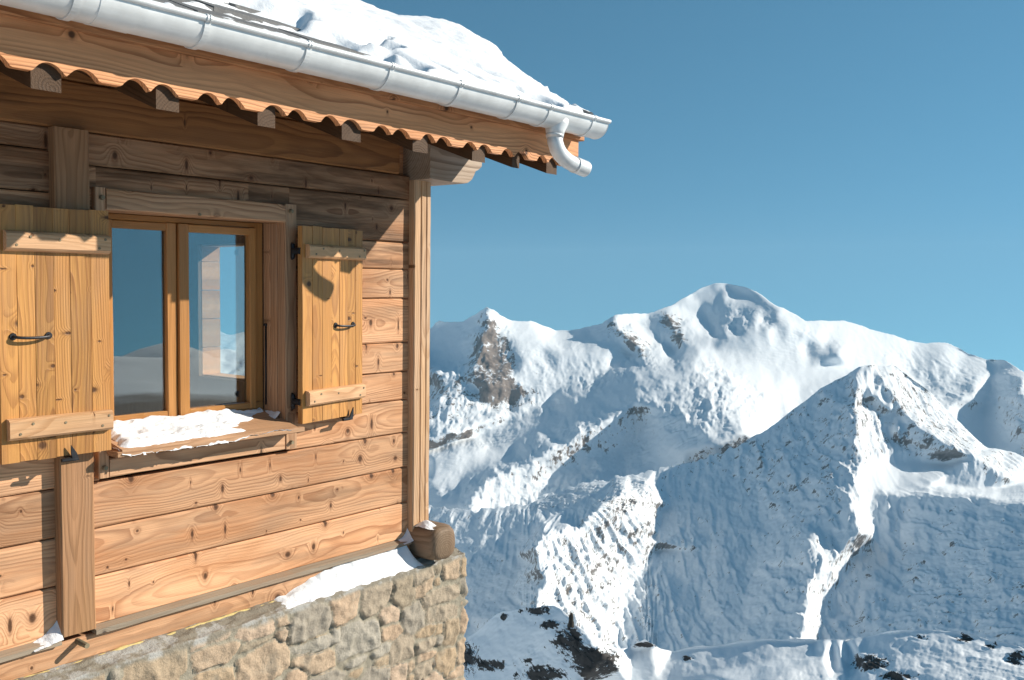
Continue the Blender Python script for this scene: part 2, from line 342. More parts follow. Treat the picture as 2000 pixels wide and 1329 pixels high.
# ================================================================== TERRAIN
def P3(px,py,Z):
    px=np.asarray(px,float);py=np.asarray(py,float);Z=np.asarray(Z,float)
    d=cf+cr*((px-1000)/FPX)[...,None]-cu*((py-664.5)/FPX)[...,None]
    return EYE+d*Z[...,None]
def parse(txt):
    """lines 'rough rock: x,y,Z x,y,Z ...' = crest and valley lines of the relief"""
    out=[]
    for ln in txt.strip().splitlines():
        if ':' not in ln: continue
        hd,bd=ln.split(':'); ro,rk=map(float,hd.split()[:2])
        pts=[tuple(map(float,q.split(','))) for q in bd.split()]
        for a,b in zip(pts[:-1],pts[1:]):
            n=max(1,int(math.hypot(b[0]-a[0],b[1]-a[1])/24))
            for i in range(n):
                f=i/n; iz=1/a[2]*(1-f)+f/b[2]; out.append((a[0]*(1-f)+b[0]*f,a[1]*(1-f)+b[1]*f,iz,ro,rk))
        out.append((pts[-1][0],pts[-1][1],1/pts[-1][2],ro,rk))
    return np.array(out)
def raster(C,x0,x1,y0,y1,st):
    xs=np.arange(x0,x1+st,st);ys=np.arange(y0,y1+st,st); G=np.full((len(ys),len(xs),3),np.nan)
    v,e,f,ov,_,_=delaunay_2d_cdt([Vector((p[0],p[1])) for p in C],[],[],0,1e-4)
    src=[o[0] for o in ov]
    for t in f:
        a,b,c=[np.array(v[i]) for i in t]; A=C[[src[i] for i in t]][:,2:]
        ix0=max(0,int((min(a[0],b[0],c[0])-x0)/st));ix1=min(len(xs)-1,int((max(a[0],b[0],c[0])-x0)/st)+1)
        iy0=max(0,int((min(a[1],b[1],c[1])-y0)/st));iy1=min(len(ys)-1,int((max(a[1],b[1],c[1])-y0)/st)+1)
        if ix1<ix0 or iy1<iy0: continue
        X,Y=np.meshgrid(xs[ix0:ix1+1],ys[iy0:iy1+1]); den=(b[1]-c[1])*(a[0]-c[0])+(c[0]-b[0])*(a[1]-c[1])
        if abs(den)<1e-9: continue
        l0=((b[1]-c[1])*(X-c[0])+(c[0]-b[0])*(Y-c[1]))/den; l1=((c[1]-a[1])*(X-c[0])+(a[0]-c[0])*(Y-c[1]))/den; l2=1-l0-l1
        m=(l0>=-1e-6)&(l1>=-1e-6)&(l2>=-1e-6)
        val=l0[...,None]*A[0]+l1[...,None]*A[1]+l2[...,None]*A[2]
        s=G[iy0:iy1+1,ix0:ix1+1]; s[m]=val[m]
    # fill outside of the net from the nearest row / column
    for j in range(len(xs)):
        c=G[:,j,0]; ok=np.where(~np.isnan(c))[0]
        if len(ok):
            G[:ok[0],j]=G[ok[0],j]; G[ok[-1]+1:,j]=G[ok[-1],j]
            bad=np.isnan(G[:,j,0])
            for k in np.where(bad)[0]: G[k,j]=G[k-1,j]
    okc=[j for j in range(len(xs)) if not np.isnan(G[0,j,0])]
    for j in range(len(xs)):
        if np.isnan(G[0,j,0]): G[:,j]=G[:,min(okc,key=lambda q:abs(q-j))]
    return xs,ys,G
def blur(G,s):
    r=int(3*s)+1;k=np.exp(-.5*(np.arange(-r,r+1)/s)**2);k/=k.sum()
    for ax in (0,1):
        p=[(0,0)]*3;p[ax]=(r,r); Q=np.pad(G,p,mode='edge'); H=0
        for i,w in enumerate(k):
            sl=[slice(None)]*3; sl[ax]=slice(i,i+G.shape[ax]); H=H+w*Q[tuple(sl)]
        G=H
    return G
def layer(name,ctrl,sky,x0,x1,ybot,unit,nr,mat,lam,amp,seed,sb,back,rockblobs=(),skyj=1.0,stp=2.0):
    C=parse(ctrl); sk=np.array([tuple(map(float,q.split(','))) for q in sky.split()])
    xs,ys,G=raster(C,x0,x1,sk[:,1].min()-10,ybot,2.0); G=blur(G,sb)
    X=np.concatenate([np.arange(x0,620,6.),np.arange(620,2190,stp),np.arange(2190,x1+.1,6.)]); top=np.interp(X,sk[:,0],sk[:,1])
    tt=np.linspace(0,1,nr)**1.0
    jit=skyj*(1+(4*sstep(1500,1380,X) if name=='mountain' else 0))*(fbm(X/26,X*0+seed,4,seed)*1.6)
    PX=np.broadcast_to(X,(nr,len(X))); PY=(top+jit)[None,:]+(ybot-top-jit)[None,:]*tt[:,None]
    f0x=np.clip((PX-x0)/2.0,0,len(xs)-1).astype(int);f0y=np.clip((PY-ys[0])/2.0,0,len(ys)-1).astype(int); wr=np.clip(G[f0y,f0x,1]*1.3,.12,1)
    qx=PX+wr*(6 if name!='mountain_range' else 4)*fbm(PX/60,PY/60,2,seed+60)+wr*2.6*fbm(PX/16,PY/16,3,seed+61); qy=PY+wr*(5*fbm(PX/60,PY/60,2,seed+62)+2.2*fbm(PX/16,PY/16,3,seed+63))*sstep(0,.12,tt)[:,None]
    fx=np.clip((qx-x0)/2.0,0,len(xs)-1.001);fy=np.clip((qy-ys[0])/2.0,0,len(ys)-1.001)
    ix=fx.astype(int);iy=fy.astype(int);u=(fx-ix)[...,None];v=(fy-iy)[...,None]
    g=(G[iy,ix]*(1-u)+G[iy,ix+1]*u)*(1-v)+(G[iy+1,ix]*(1-u)+G[iy+1,ix+1]*u)*v
    Z=unit/g[...,0]; ro=g[...,1];rk=g[...,2]
    P=P3(PX,PY,Z)
    lat=P@cr; dep=P@cf; hz=P[...,2]
    q=dep*.55+hz*.45
    wx=lat+lam*.2*fbm(lat/lam/1.7,q/lam/1.7,3,seed+3); wq=q+lam*.2*fbm(lat/lam/1.7+9,q/lam/1.7,3,seed+5)
    h=ridged(wx/lam,wq/lam/2.2,7,seed,.7)-.75+.45*fbm(wx/lam*3.1,wq/lam*3.1,4,seed+40)
    # gullies down the fall line
    wM=sstep(1010,1050,PX)*(1-sstep(1255,1285,PX))*sstep(930,1000,PY) if name=='mountain' else 0*PX
    ga=(lat*.82-hz*.57)*(1-wM)+(lat*.82+hz*.57)*wM; gb=(lat*.57+hz*.82)*(1-wM)+(-lat*.57+hz*.82)*wM
    h=h*(.42 if name=='mountain' else .75)+(ridged(ga/(lam*.34)+.25*fbm(lat/lam,hz/lam,2,5),gb/(lam*2.6),4,seed+90,.55)-.7)*(.85 if name=='mountain' else .22)
    fade=sstep(0,.03,tt)[:,None]*.75+.25
    P=P+np.array((0,0,1.))*(h*amp*ro*fade)[...,None]+(-cf)*(h*amp*.8*ro*fade)[...,None]
    for (bx,by,rx,ry,vv) in rockblobs:
        rk=np.maximum(rk,vv*np.clip(1.25-np.sqrt(((PX-bx)/rx)**2+((PY-by)/ry)**2),0,1))
    if name=='mountain_range':      # crevasse lines across the glaciers
        cv=sstep(.78,1.0,1-np.abs(perlin(lat/240+.4*fbm(lat/150,q/150,2,7),q/52,91))*1.5)*sstep(-.1,.35,fbm(lat/700,q/500,2,95))
        P=P-np.array((0,0,1.))*(cv*7*np.clip(ro*3,.3,1))[...,None]
    if name=='hill':
        P=P+np.array((0,0,1.))*(np.clip(rk-.25,0,1)*2.6*(ridged(lat/9,hz/3.2+dep/14,5,55,.6)-.8))[...,None]
    # far side of the crest, so that the relief has its own body
    bk=[];fwd=np.array((cf[0],cf[1],0));fwd/=np.linalg.norm(fwd)
    for dz,dh in back: bk.append(P[0]+fwd*dz+np.array((0,0,-dh)))
    P=np.concatenate([np.stack(bk[::-1]),P]); nb=len(bk)
    ext=lambda a:np.concatenate([np.repeat(a[:1],nb,0),a])
    o=gridmesh(P,name,MAT[mat],None,True,None,{'rock':ext(rk)},flip=True)
    o['kind']='structure'; return o
FAR='''
.25 .0: 640,650,10.6 740,648,10.5 800,650,10.3 860,628,9.95 905,626,9.55 935,610,9.25 950,600,9.1 965,606,9.2 980,618,9.3 1000,627,9.4 1035,626,9.5 1060,636,9.6 1085,645,9.75 1110,647,9.75 1140,640,9.6 1176,633,9.35 1203,614,9.35 1235,613,9.5 1266,613,9.7 1293,603,9.75 1310,597,9.8 1342,579,10.1 1387,556,10.2 1418,555,10.25 1460,562,10.0 1487,576,9.8 1502,588,9.6 1523,600,9.45 1544,610,9.5 1572,627,9.35 1626,626,9.6 1665,631,9.75 1701,644,9.85 1746,655,9.95 1788,669,10.1 1851,670,10.2 1888,689,10.15 1927,703,10.1 1963,704,9.6 2000,726,9.2 2100,740,9
.3 .2: 700,740,10.1 800,760,9.7 843,715,9.4 900,700,9.05
.9 .75: 952,603,9.1 948,640,8.9 938,680,8.68 928,715,8.45 935,745,8.2 955,765,8.1
.9 .80: 965,640,9.0 985,680,8.85 1000,715,8.6 995,745,8.3
.2 .0: 1010,660,8.95 1020,700,8.6 1010,735,8.4 1040,740,8.42
.15 .0: 1060,670,8.95 1100,690,8.75 1180,692,8.8 1235,690,9.0
.6 .35: 1040,725,8.48 1080,735,8.5 1120,728,8.58 1160,730,8.6 1200,715,8.8
.15 .0: 1110,655,9.5 1130,665,9.2 1170,668,9.05 1212,672,8.97
.7 .75: 1180,632,9.3 1200,645,9.1 1222,660,8.92 1240,673,8.82 1255,690,8.72
.35 .2: 1240,630,9.5 1262,650,9.4 1290,665,9.3 1315,690,9.15
.7 .8: 1296,606,9.7 1305,620,9.5 1318,640,9.3 1332,658,9.1
.2 .1: 1345,640,9.35 1360,655,9.2 1392,662,9.0
.15 .0: 1322,600,9.85 1350,612,9.85 1380,625,9.8 1395,640,9.6
.15 .0: 1340,582,9.95 1370,590,10.0 1400,575,10.1 1402,560,10.15
.12 .0: 1400,576,10.1 1440,579,10.05 1475,583,9.85
.12 .0: 1412,592,9.8 1445,594,9.75 1480,598,9.6
.5 .1: 1410,604,9.75 1400,630,9.55 1395,655,9.35
.8 .15: 1450,620,9.45 1440,650,9.2
.6 .1: 1490,600,9.55 1500,620,9.35 1495,637,9.2
.2 .2: 1523,604,9.4 1518,620,9.2 1512,636,9.05
.12 .0: 1290,705,8.45 1335,690,8.6 1400,667,8.8 1450,653,8.85 1500,641,8.9 1540,633,9.05 1572,627,9.3
.35 .25: 1560,640,9.1 1580,655,9.05 1600,660,9.1
.15 .0: 1400,690,8.62 1480,690,8.65 1560,680,8.9 1640,665,9.3 1720,680,9.6
.1 .0: 1420,720,8.05 1500,725,8.35 1580,720,8.6 1660,715,8.9
.25 .1: 1570,678,9.05 1575,692,8.92
.25 .1: 1600,675,8.98 1610,694,8.76
.25 .1: 1638,680,8.84 1642,694,8.66
.15 .0: 1570,703,8.72 1610,703,8.72 1650,703,8.75
.12 .0: 1440,735,7.75 1480,755,7.6 1520,770,7.7 1560,755,8.2 1620,745,8.4 1680,720,8.9
.5 .25: 1760,690,9.7 1780,730,9.4 1800,760,9.15 1840,780,8.9
.5 .2: 1850,690,9.85 1860,730,9.4 1880,760,9.05 1905,785,8.8
.5 .25: 1925,706,9.85 1918,735,9.35 1903,760,8.95 1880,780,8.75 1855,795,8.6
.5 .2: 1945,720,9.6 1935,750,9.35 1925,785,9.1
.6 .45: 2000,740,8.6 1990,780,8.2 1985,830,7.8 1990,870,7.5
.5 .3: 2100,760,7.8 2080,830,7.2 2080,900,6.8
.3 .1: 1900,800,8.9 1900,830,8.7 1930,860,8.4
.8 .45: 640,720,9.3 740,715,9 800,715,8.7 843,722,8.55 870,726,8.5 897,730,8.4 930,760,8.3
1.1 .55: 860,770,8.2 900,770,8.15 950,790,8.15 1000,790,8.3 1035,780,8.28
1.0 .45: 640,800,8.6 800,815,7.9 850,820,7.85 900,815,7.9 950,805,8.0 1000,800,8.2
.7 .3: 640,860,8 800,870,7.5 845,862,7.45 890,848,7.55 925,828,7.75 980,806,8.0 1036,784,8.22
.5 .3: 800,890,7.7 850,882,7.75 900,865,7.8 960,838,7.95 1030,805,8.15 1080,780,8.38
.6 .3: 1040,760,8.36 1100,760,8.42 1160,745,8.5 1235,700,8.88
.2 .05: 960,875,7.55 1040,845,7.6 1110,815,7.6 1180,770,7.7 1240,730,7.9 1285,712,8.15
.3 .05: 1200,800,7.15 1240,770,7.2 1290,745,7.3 1350,720,7.6
.7 .0: 1290,800,6.8 1330,770,7.0 1370,740,7.3 1420,735,7.65
.8 .0: 1350,830,6.5 1400,790,6.7 1440,770,7.0 1490,775,7.3
.8 .35: 1235,785,7.05 1210,805,6.95 1170,825,6.85 1130,845,6.75 1100,875,6.65 1085,895,6.6
.9 .3: 1250,830,7.1 1240,860,7.05 1210,888,6.95 1170,885,6.85 1120,905,6.75
.4 .1: 1290,840,6.7 1280,870,6.65 1260,910,6.6
.4 .1: 1340,880,6.35 1400,870,6.2 1450,845,6.3
.1 .0: 640,885,7.4 800,893,7.1 843,890,7.1 890,884,7.1 950,890,7.15 1008,884,7.2
.2 .05: 640,940,7.0 800,940,6.85 843,938,6.75 900,935,6.8 960,905,6.95 1010,892,7.1
.8 .3: 1065,876,6.6 1040,893,6.5 1000,915,6.4 960,930,6.3 930,950,6.2 922,985,6.05
.9 .25: 1128,912,6.75 1090,930,6.65 1050,965,6.48 1000,985,6.3 960,993,6.2
.3 .1: 640,1010,6.6 800,1010,6.45 843,1000,6.35 900,980,6.25
.4 .2: 640,1100,6.3 800,1100,6 1000,1060,5.9 1150,1000,6.1 1300,950,6.4 1450,900,6.6 1600,860,6.9 1750,840,7.3 1900,900,7.3 2100,960,7
'''
FARSKY='-200,640 -60,668 90,625 240,650 330,612 450,655 540,632 640,652 740,648 800,650 820,646 843,641 850,631 858,627 875,630 905,628 920,618 935,610 945,604 950,600 956,603 965,606 980,618 1000,627 1020,628 1035,626 1060,636 1085,645 1110,647 1140,640 1160,636 1176,633 1190,622 1203,614 1235,613 1266,613 1280,608 1293,603 1310,597 1342,579 1365,566 1387,556 1400,553 1418,555 1435,557 1460,562 1475,569 1487,576 1502,588 1512,595 1520,599 1530,602 1544,610 1558,617 1572,627 1600,627 1626,626 1645,627 1665,631 1685,637 1701,644 1725,650 1746,655 1770,664 1788,669 1820,670 1851,670 1868,678 1888,689 1910,697 1927,703 1945,703 1963,704 1980,714 2000,726 2040,735 2100,740 2170,730 2300,700 2450,745 2600,705 2750,740 2900,720'
NEAR='''
.7 .45: 640,1010,6.2 780,985,6.0 843,988,5.9 930,996,5.75 1040,980,5.7 1130,944,5.75 1250,925,5.75 1380,895,5.75 1460,860,5.75 1530,815,5.8 1600,762,5.85 1650,735,5.88 1678,717,5.9 1705,714,5.95 1745,713,6.02 1776,737,6.05 1821,770,5.95 1845,797,5.85 1870,821,5.72 1897,848,5.6 1927,875,5.5 1957,878,5.4 2000,893,5.3 2100,900,5.2
.5 .5: 1704,716,5.86 1722,745,5.7 1740,770,5.55 1761,806,5.38 1791,827,5.2 1821,848,5.05 1850,862,4.95 1905,892,4.85 1960,930,4.75
.5 .55: 1760,745,5.85 1790,790,5.68 1830,830,5.45 1880,860,5.25 1940,885,5.1
.5 .3: 1678,719,5.85 1695,749,5.66 1715,775,5.52 1740,800,5.4 1757,842,5.22
.6 .3: 1712,745,5.78 1730,775,5.62 1748,805,5.47 1765,835,5.32
.8 .5: 1660,770,5.65 1690,790,5.6 1712,815,5.45 1735,850,5.3 1765,875,5.18
.9 .5: 1668,750,5.62 1672,761,5.5 1671,779,5.4 1668,806,5.25 1671,833,5.08 1680,881,4.85 1681,908,4.72
.7 .4: 1684,775,5.56 1692,806,5.4 1697,840,5.22 1700,870,5.05 1692,905,4.82
.8 .25: 1681,908,4.70 1661,948,4.48 1668,981,4.32 1671,1000,4.22 1677,1037,4.08
.9 .3: 1643,1080,4.03 1615,1101,3.93 1590,1123,3.84 1577,1166,3.66 1568,1228,3.42 1545,1330,3.0
.1 .0: 1690,912,4.82 1740,905,5.0 1800,905,5.05 1851,908,5.0
.1 .0: 1690,950,4.62 1748,957,4.66 1790,935,4.78 1828,922,4.85
.6 .5: 1700,880,5.0 1750,885,5.08 1800,880,5.05 1850,880,4.93
.3 .2: 1783,962,4.55 1835,940,4.70 1850,925,4.8
.1 .05: 1840,948,4.75 1900,960,4.7 1950,958,4.75 2000,945,4.85 2100,940,4.9
.4 .3: 1700,962,4.58 1783,966,4.45 1850,967,4.27 1900,966,4.12 1950,978,3.92 2000,980,3.78 2100,985,3.5
.6 .33: 1696,1000,4.45 1760,1010,4.38 1830,1010,4.12 1900,1010,3.92 2000,1020,3.62 2100,1020,3.3
.6 .33: 1710,1050,4.25 1760,1070,4.12 1830,1080,3.85 1900,1075,3.65 1930,1060,3.62 2000,1064,3.45 2100,1070,3.1
.7 .4: 1672,1090,4.17 1700,1110,4.06 1760,1140,3.82 1850,1150,3.48 1950,1150,3.2 2100,1150,2.85
.7 .4: 1645,1125,4.02 1620,1170,3.84 1605,1230,3.6 1640,1200,3.8 1720,1210,3.52 1850,1220,3.12 2000,1230,2.8 2100,1230,2.5
.6 .4: 1600,1330,3.35 1750,1330,2.95 1900,1330,2.65 2100,1330,2.25
.6 .45: 1600,800,5.68 1560,850,5.5 1520,900,5.3 1480,960,5.12
.6 .4: 1640,800,5.5 1620,860,5.2 1600,920,4.9 1570,980,4.65 1540,1040,4.4
.6 .45: 1640,900,4.85 1620,960,4.55 1600,1020,4.3 1575,1080,4.0
.6 .35: 1440,960,5.25 1400,1020,5.0 1380,1100,4.6 1370,1200,4.15
.5 .3: 1500,1020,4.75 1470,1100,4.4 1450,1180,4.05 1430,1260,3.7
.5 .35: 1330,960,5.5 1290,1000,5.3 1280,1050,5.05 1290,1100,4.75
.4 .3: 640,1100,6.0 800,1060,5.75 843,1060,5.6 930,1050,5.45 1000,1030,5.4 1100,1000,5.35 1180,960,5.4
.5 .35: 640,1200,5.4 843,1140,5.15 930,1110,5.05 1010,1080,4.95 1040,1050,4.95
.4 .3: 640,1300,4.9 843,1230,4.75 920,1200,4.65 990,1160,4.6 1030,1100,4.75
.8 .4: 1222,962,4.80 1195,975,4.72 1165,988,4.64 1150,1010,4.55 1125,1036,4.45 1064,1040,4.25 1046,1070,4.12 1052,1110,3.98 1060,1140,3.88 1046,1178,3.72 1040,1240,3.5
1.7 .42: 1225,985,4.82 1200,1020,4.68 1170,1040,4.58 1215,1060,4.62 1240,1030,4.75
1.8 .45: 1090,1070,4.25 1120,1110,4.2 1150,1160,4.12 1170,1210,4.0 1110,1180,3.88 1090,1130,4.02
.8 .35: 1238,970,4.88 1252,1010,4.84 1263,1055,4.76 1250,1085,4.68 1226,1110,4.6 1222,1150,4.46 1216,1190,4.3 1206,1256,4.02
.8 .45: 1250,968,5.1 1275,1010,5.0 1285,1060,4.85 1265,1100,4.72 1240,1150,4.48 1232,1210,4.2 1225,1280,3.9
.4 .3: 843,1340,4.4 1000,1340,3.75 1040,1340,3.2 1120,1340,3.5 1200,1340,3.75 1300,1340,3.55 1400,1340,3.4 1500,1340,3.15
'''
NEARSKY='-200,1080 100,1010 350,1050 500,985 640,1012 780,987 843,990 930,998 1040,982 1130,946 1250,925 1380,895 1420,880 1460,860 1500,838 1530,815 1560,792 1600,762 1625,746 1650,735 1678,717 1690,714 1705,713 1730,715 1745,712 1760,724 1776,737 1800,753 1821,770 1845,797 1870,821 1897,848 1927,875 1957,878 1980,884 2000,893 2050,903 2100,900 2170,890 2350,960 2500,920 2700,985 2900,960'
HILL='''
.5 .0: 640,1310,.66 843,1275,.57 905,1250,.535 950,1215,.515 985,1193,.50 1030,1186,.483 1080,1183,.462 1100,1192,.447 1118,1215,.437 1150,1238,.424 1172,1255,.415
.3 .0: 640,1400,.62 850,1350,.53 940,1290,.495 1000,1250,.475 1060,1225,.452
.3 .0: 930,1345,.485 1010,1340,.455 1080,1335,.43 1150,1315,.412
1.2 .2: 1060,1300,.44 1100,1270,.43 1140,1262,.418 1185,1280,.41
.4 .0: 1196,1262,.47 1228,1266,.462 1260,1250,.45
.3 .0: 1275,1261,.457 1312,1273,.465
.2 .0: 1360,1262,.46 1420,1258,.45 1480,1250,.437 1520,1248,.43 1600,1248,.42 1650,1250,.41
.2 .0: 1200,1335,.445 1310,1325,.435 1380,1320,.42 1450,1305,.412 1520,1290,.405 1600,1275,.402 1655,1262,.403
.4 .0: 1690,1244,.385 1740,1232,.37 1810,1230,.352 1870,1234,.338 1930,1250,.322 2000,1268,.305 2100,1290,.285 2170,1310,.275
.2 .0: 1688,1247,.383 1640,1264,.375 1580,1290,.362 1520,1318,.350 1470,1345,.340
.4 .0: 1600,1345,.33 1700,1340,.312 1800,1340,.295 1900,1340,.28 2000,1345,.265 2170,1345,.245
.3 .0: 640,1480,.56 843,1480,.47 1000,1480,.42 1200,1480,.395 1400,1480,.36 1600,1480,.30 1800,1480,.265 2000,1480,.24 2170,1480,.22
'''
HILLSKY='-200,1440 300,1370 640,1312 843,1276 905,1250 930,1235 950,1215 970,1200 985,1194 1010,1190 1030,1187 1060,1184 1080,1183 1092,1187 1100,1194 1110,1204 1118,1217 1135,1227 1150,1240 1172,1256 1190,1262 1212,1267 1228,1266 1243,1256 1260,1249 1275,1259 1290,1267 1312,1273 1335,1268 1360,1262 1400,1261 1420,1258 1450,1252 1480,1250 1490,1247 1520,1249 1560,1248 1600,1249 1650,1250 1670,1248 1690,1244 1715,1238 1740,1232 1770,1230 1810,1230 1840,1233 1860,1234 1876,1233 1900,1240 1930,1250 1950,1252 1970,1257 1985,1261 2000,1268 2050,1280 2100,1290 2170,1312 2500,1390 2900,1440'
layer('mountain_range',FAR,FARSKY,-200,2900,1100,1000.,300,'mount',300.,13.,11,2.6,((500,160),(1500,900),(4500,2200)))
layer('mountain',NEAR,NEARSKY,-200,2900,1345,1000.,330,'face',150.,10.,29,1.6,((260,150),(900,700),(1600,1500)))
layer('hill',HILL,HILLSKY,-200,2900,1480,1000.,170,'hill',26.,.8,47,2.5,((12,6),(60,45),(140,150)),
  ((915,1285,28,40,.74),(960,1300,45,16,.7),(1050,1192,45,14,.7),(985,1205,10,10,.7),(1075,1220,40,12,.7),(1115,1250,45,35,.74),(1150,1285,60,40,.7),(1060,1318,60,20,.75),(1190,1280,30,18,.75),
   (1265,1262,26,7,.55),(1345,1285,18,10,.65),(1700,1295,60,25,.74),(1760,1322,60,14,.75),(1800,1245,30,9,.65),(1880,1245,35,14,.7),(1935,1262,25,12,.7),(1985,1285,35,22,.74),(1030,1290,18,7,.4)),.7)
# --- ground: terrace round the chalet, valley, and the ranges to the sides
def ground():
    az=np.concatenate([np.linspace(-180,-60,60,False),np.linspace(-60,60,150,False),np.linspace(60,180,101)]); rr=np.concatenate([np.linspace(1.0,14,28),np.geomspace(15,17000,110)])
    A,R=np.meshgrid(np.radians(az),rr)                                 # azimuth clockwise from the view axis
    ang=math.radians(39.0026)-A; X=EYE[0]+R*np.cos(ang); Y=EYE[1]+R*np.sin(ang); D=np.degrees(A)
    house=np.clip((X+40)/20,0,1)
    inw=sstep(-42,-34,D)*(1-sstep(46,54,D))
    ter=-2.40+.10*fbm(X*.35,Y*.35,4,3)
    r0=26-23*inw
    drop=-np.clip(R-r0,0,None)*(.40+.25*inw); base=ter+np.where(drop<-1600,-1600-(1-np.exp((drop+1600)/900))*1400,drop)
    out=1-sstep(-38,-32,D)*(1-sstep(43,50,D))
    rng_=sstep(2500,8200,R)*(1-sstep(9500,16000,R))
    sm=sstep(36,50,D); pk=2950+230*fbm(np.cos(A)*R/2600,np.sin(A)*R/2600,3,5)+520*(1-sm)*(ridged(X/2400,Y/2400,6,6,.55)-.7)+260*sm*fbm(X/2000,Y/2000,5,9)
    pk=pk-900*sstep(36,50,D); back=sstep(95,130,np.abs(D)); base=base+rng_*out*np.clip(pk,0,None)*(1-.75*back)
    P=np.stack([X,Y,base],-1)
    rk=sstep(800,2500,R)*.42+.62*(1-sstep(12,24,R))  # bare rock near the chalet is unseen, added to dim and warm the bounce
    o=gridmesh(P,'ground',MAT['mount'],None,True,None,{'rock':rk},flip=False); o['kind']='structure'
    # centre cap
ground()
def pinnacle():
    mb=MB(); C=P3(np.array(1115.),np.array(1216.),np.array(432.)); k=9; vs=[]
    for i,(h,r) in enumerate(((-2.,1.5),(0,1.3),(1.2,1.15),(2.5,.95),(3.6,.8),(4.4,.4))):
        for j in range(k):
            a=2*math.pi*j/k; q=r*(1+.35*float(perlin(a*1.2,i*.9,2))); vs.append((C[0]+q*math.cos(a)+.15*h*.3,C[1]+q*math.sin(a),C[2]+h))
    fs=[(i*k+j,i*k+(j+1)%k,(i+1)*k+(j+1)%k,(i+1)*k+j) for i in range(5) for j in range(k)]+[tuple(5*k+j for j in range(k))]
    mb.add(vs,fs,[(0,0,0)]*len(vs),0.); o=mb.build('rock_pinnacle',MAT['rock'])
    tag(o,'small dark upright rock pinnacle on the crest of the near snowy hill','rock')
MAT['rock']=simple('dark_rock',(.05,.042,.032),.85,0,.1,1.2,.5,.2)
pinnacle()

def haze():
    T=NT('thin_air'); T.t.nodes.remove(T.bsdf); v=T.n('VolumePrincipled',{'Color':(.45,.74,.98),'Density':2.2e-5,'Anisotropy':.0})
    T.t.links.new(v.outputs[0],T.out.inputs['Volume'])
    bm=bmesh.new(); bmesh.ops.create_cube(bm,size=1); bmesh.ops.scale(bm,vec=(44000,44000,4900),verts=bm.verts); bmesh.ops.translate(bm,vec=(0,0,-1450),verts=bm.verts)
    me=bpy.data.meshes.new('haze'); bm.to_mesh(me); bm.free(); o=link('haze',me,T.m); o['kind']='stuff'
HAZE=True
if HAZE: haze()
# ================================================================== CHALET
BASE=Vector((1.7,0.0,-2.4))
ch=bpy.data.objects.new('chalet',None); COL.objects.link(ch); ch.location=BASE
tag(ch,'old timber chalet on a rubble stone base with shuttered window and snowy eaves','chalet')
XL=-0.9                                          # left end of what is built, outside the frame
# --- plank wall
mb=MB()
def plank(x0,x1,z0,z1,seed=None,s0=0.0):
    seed=(rs() if seed is None else seed)+(1 if z0>.2 or (z0>.06 and x0<2.7) else 0)  # upper planks darkened further: eave shade painted into the wood colour
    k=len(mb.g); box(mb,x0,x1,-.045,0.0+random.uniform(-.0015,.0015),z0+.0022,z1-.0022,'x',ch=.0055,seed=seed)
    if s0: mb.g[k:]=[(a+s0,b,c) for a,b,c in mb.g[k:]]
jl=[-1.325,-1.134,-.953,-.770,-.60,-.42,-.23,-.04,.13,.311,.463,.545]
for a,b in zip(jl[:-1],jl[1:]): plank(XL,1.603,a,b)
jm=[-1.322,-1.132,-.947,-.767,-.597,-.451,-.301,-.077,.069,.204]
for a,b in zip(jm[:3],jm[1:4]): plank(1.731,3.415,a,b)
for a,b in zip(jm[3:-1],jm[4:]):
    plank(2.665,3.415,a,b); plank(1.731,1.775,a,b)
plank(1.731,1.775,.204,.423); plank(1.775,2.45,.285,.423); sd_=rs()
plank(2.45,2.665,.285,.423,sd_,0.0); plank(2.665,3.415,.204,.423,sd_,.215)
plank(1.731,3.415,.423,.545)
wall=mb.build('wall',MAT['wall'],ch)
one(lambda m:(box(m,XL,3.335,-.09,.012,.545,.72,'x',ch=.006),box(m,XL,3.42,-.09,.008,.723,.90,'x',ch=.006)),'top_plate','beam',ch)
# --- posts
one(lambda m:box(m,1.603,1.731,-.05,.045,-1.316,.543,'z',ch=.005),'post','post',ch)
def cpost(m):
    h,d=.061,.022
    pr=[(-h+.006,-d),(-.018,-d),(-.012,-d+.006),(-.006,-d),(.022,-d),(.027,-d+.005),(.032,-d),(h-.006,-d),(h,-d+.006),(h,d),(-h,d),(-h,-d+.006)]
    beam(m,(3.476,-.018,-1.30),(3.476,-.018,.522),(1,0,0),.122,.044,prof=pr,jit=.002)
one(cpost,'corner_post','pale',ch)
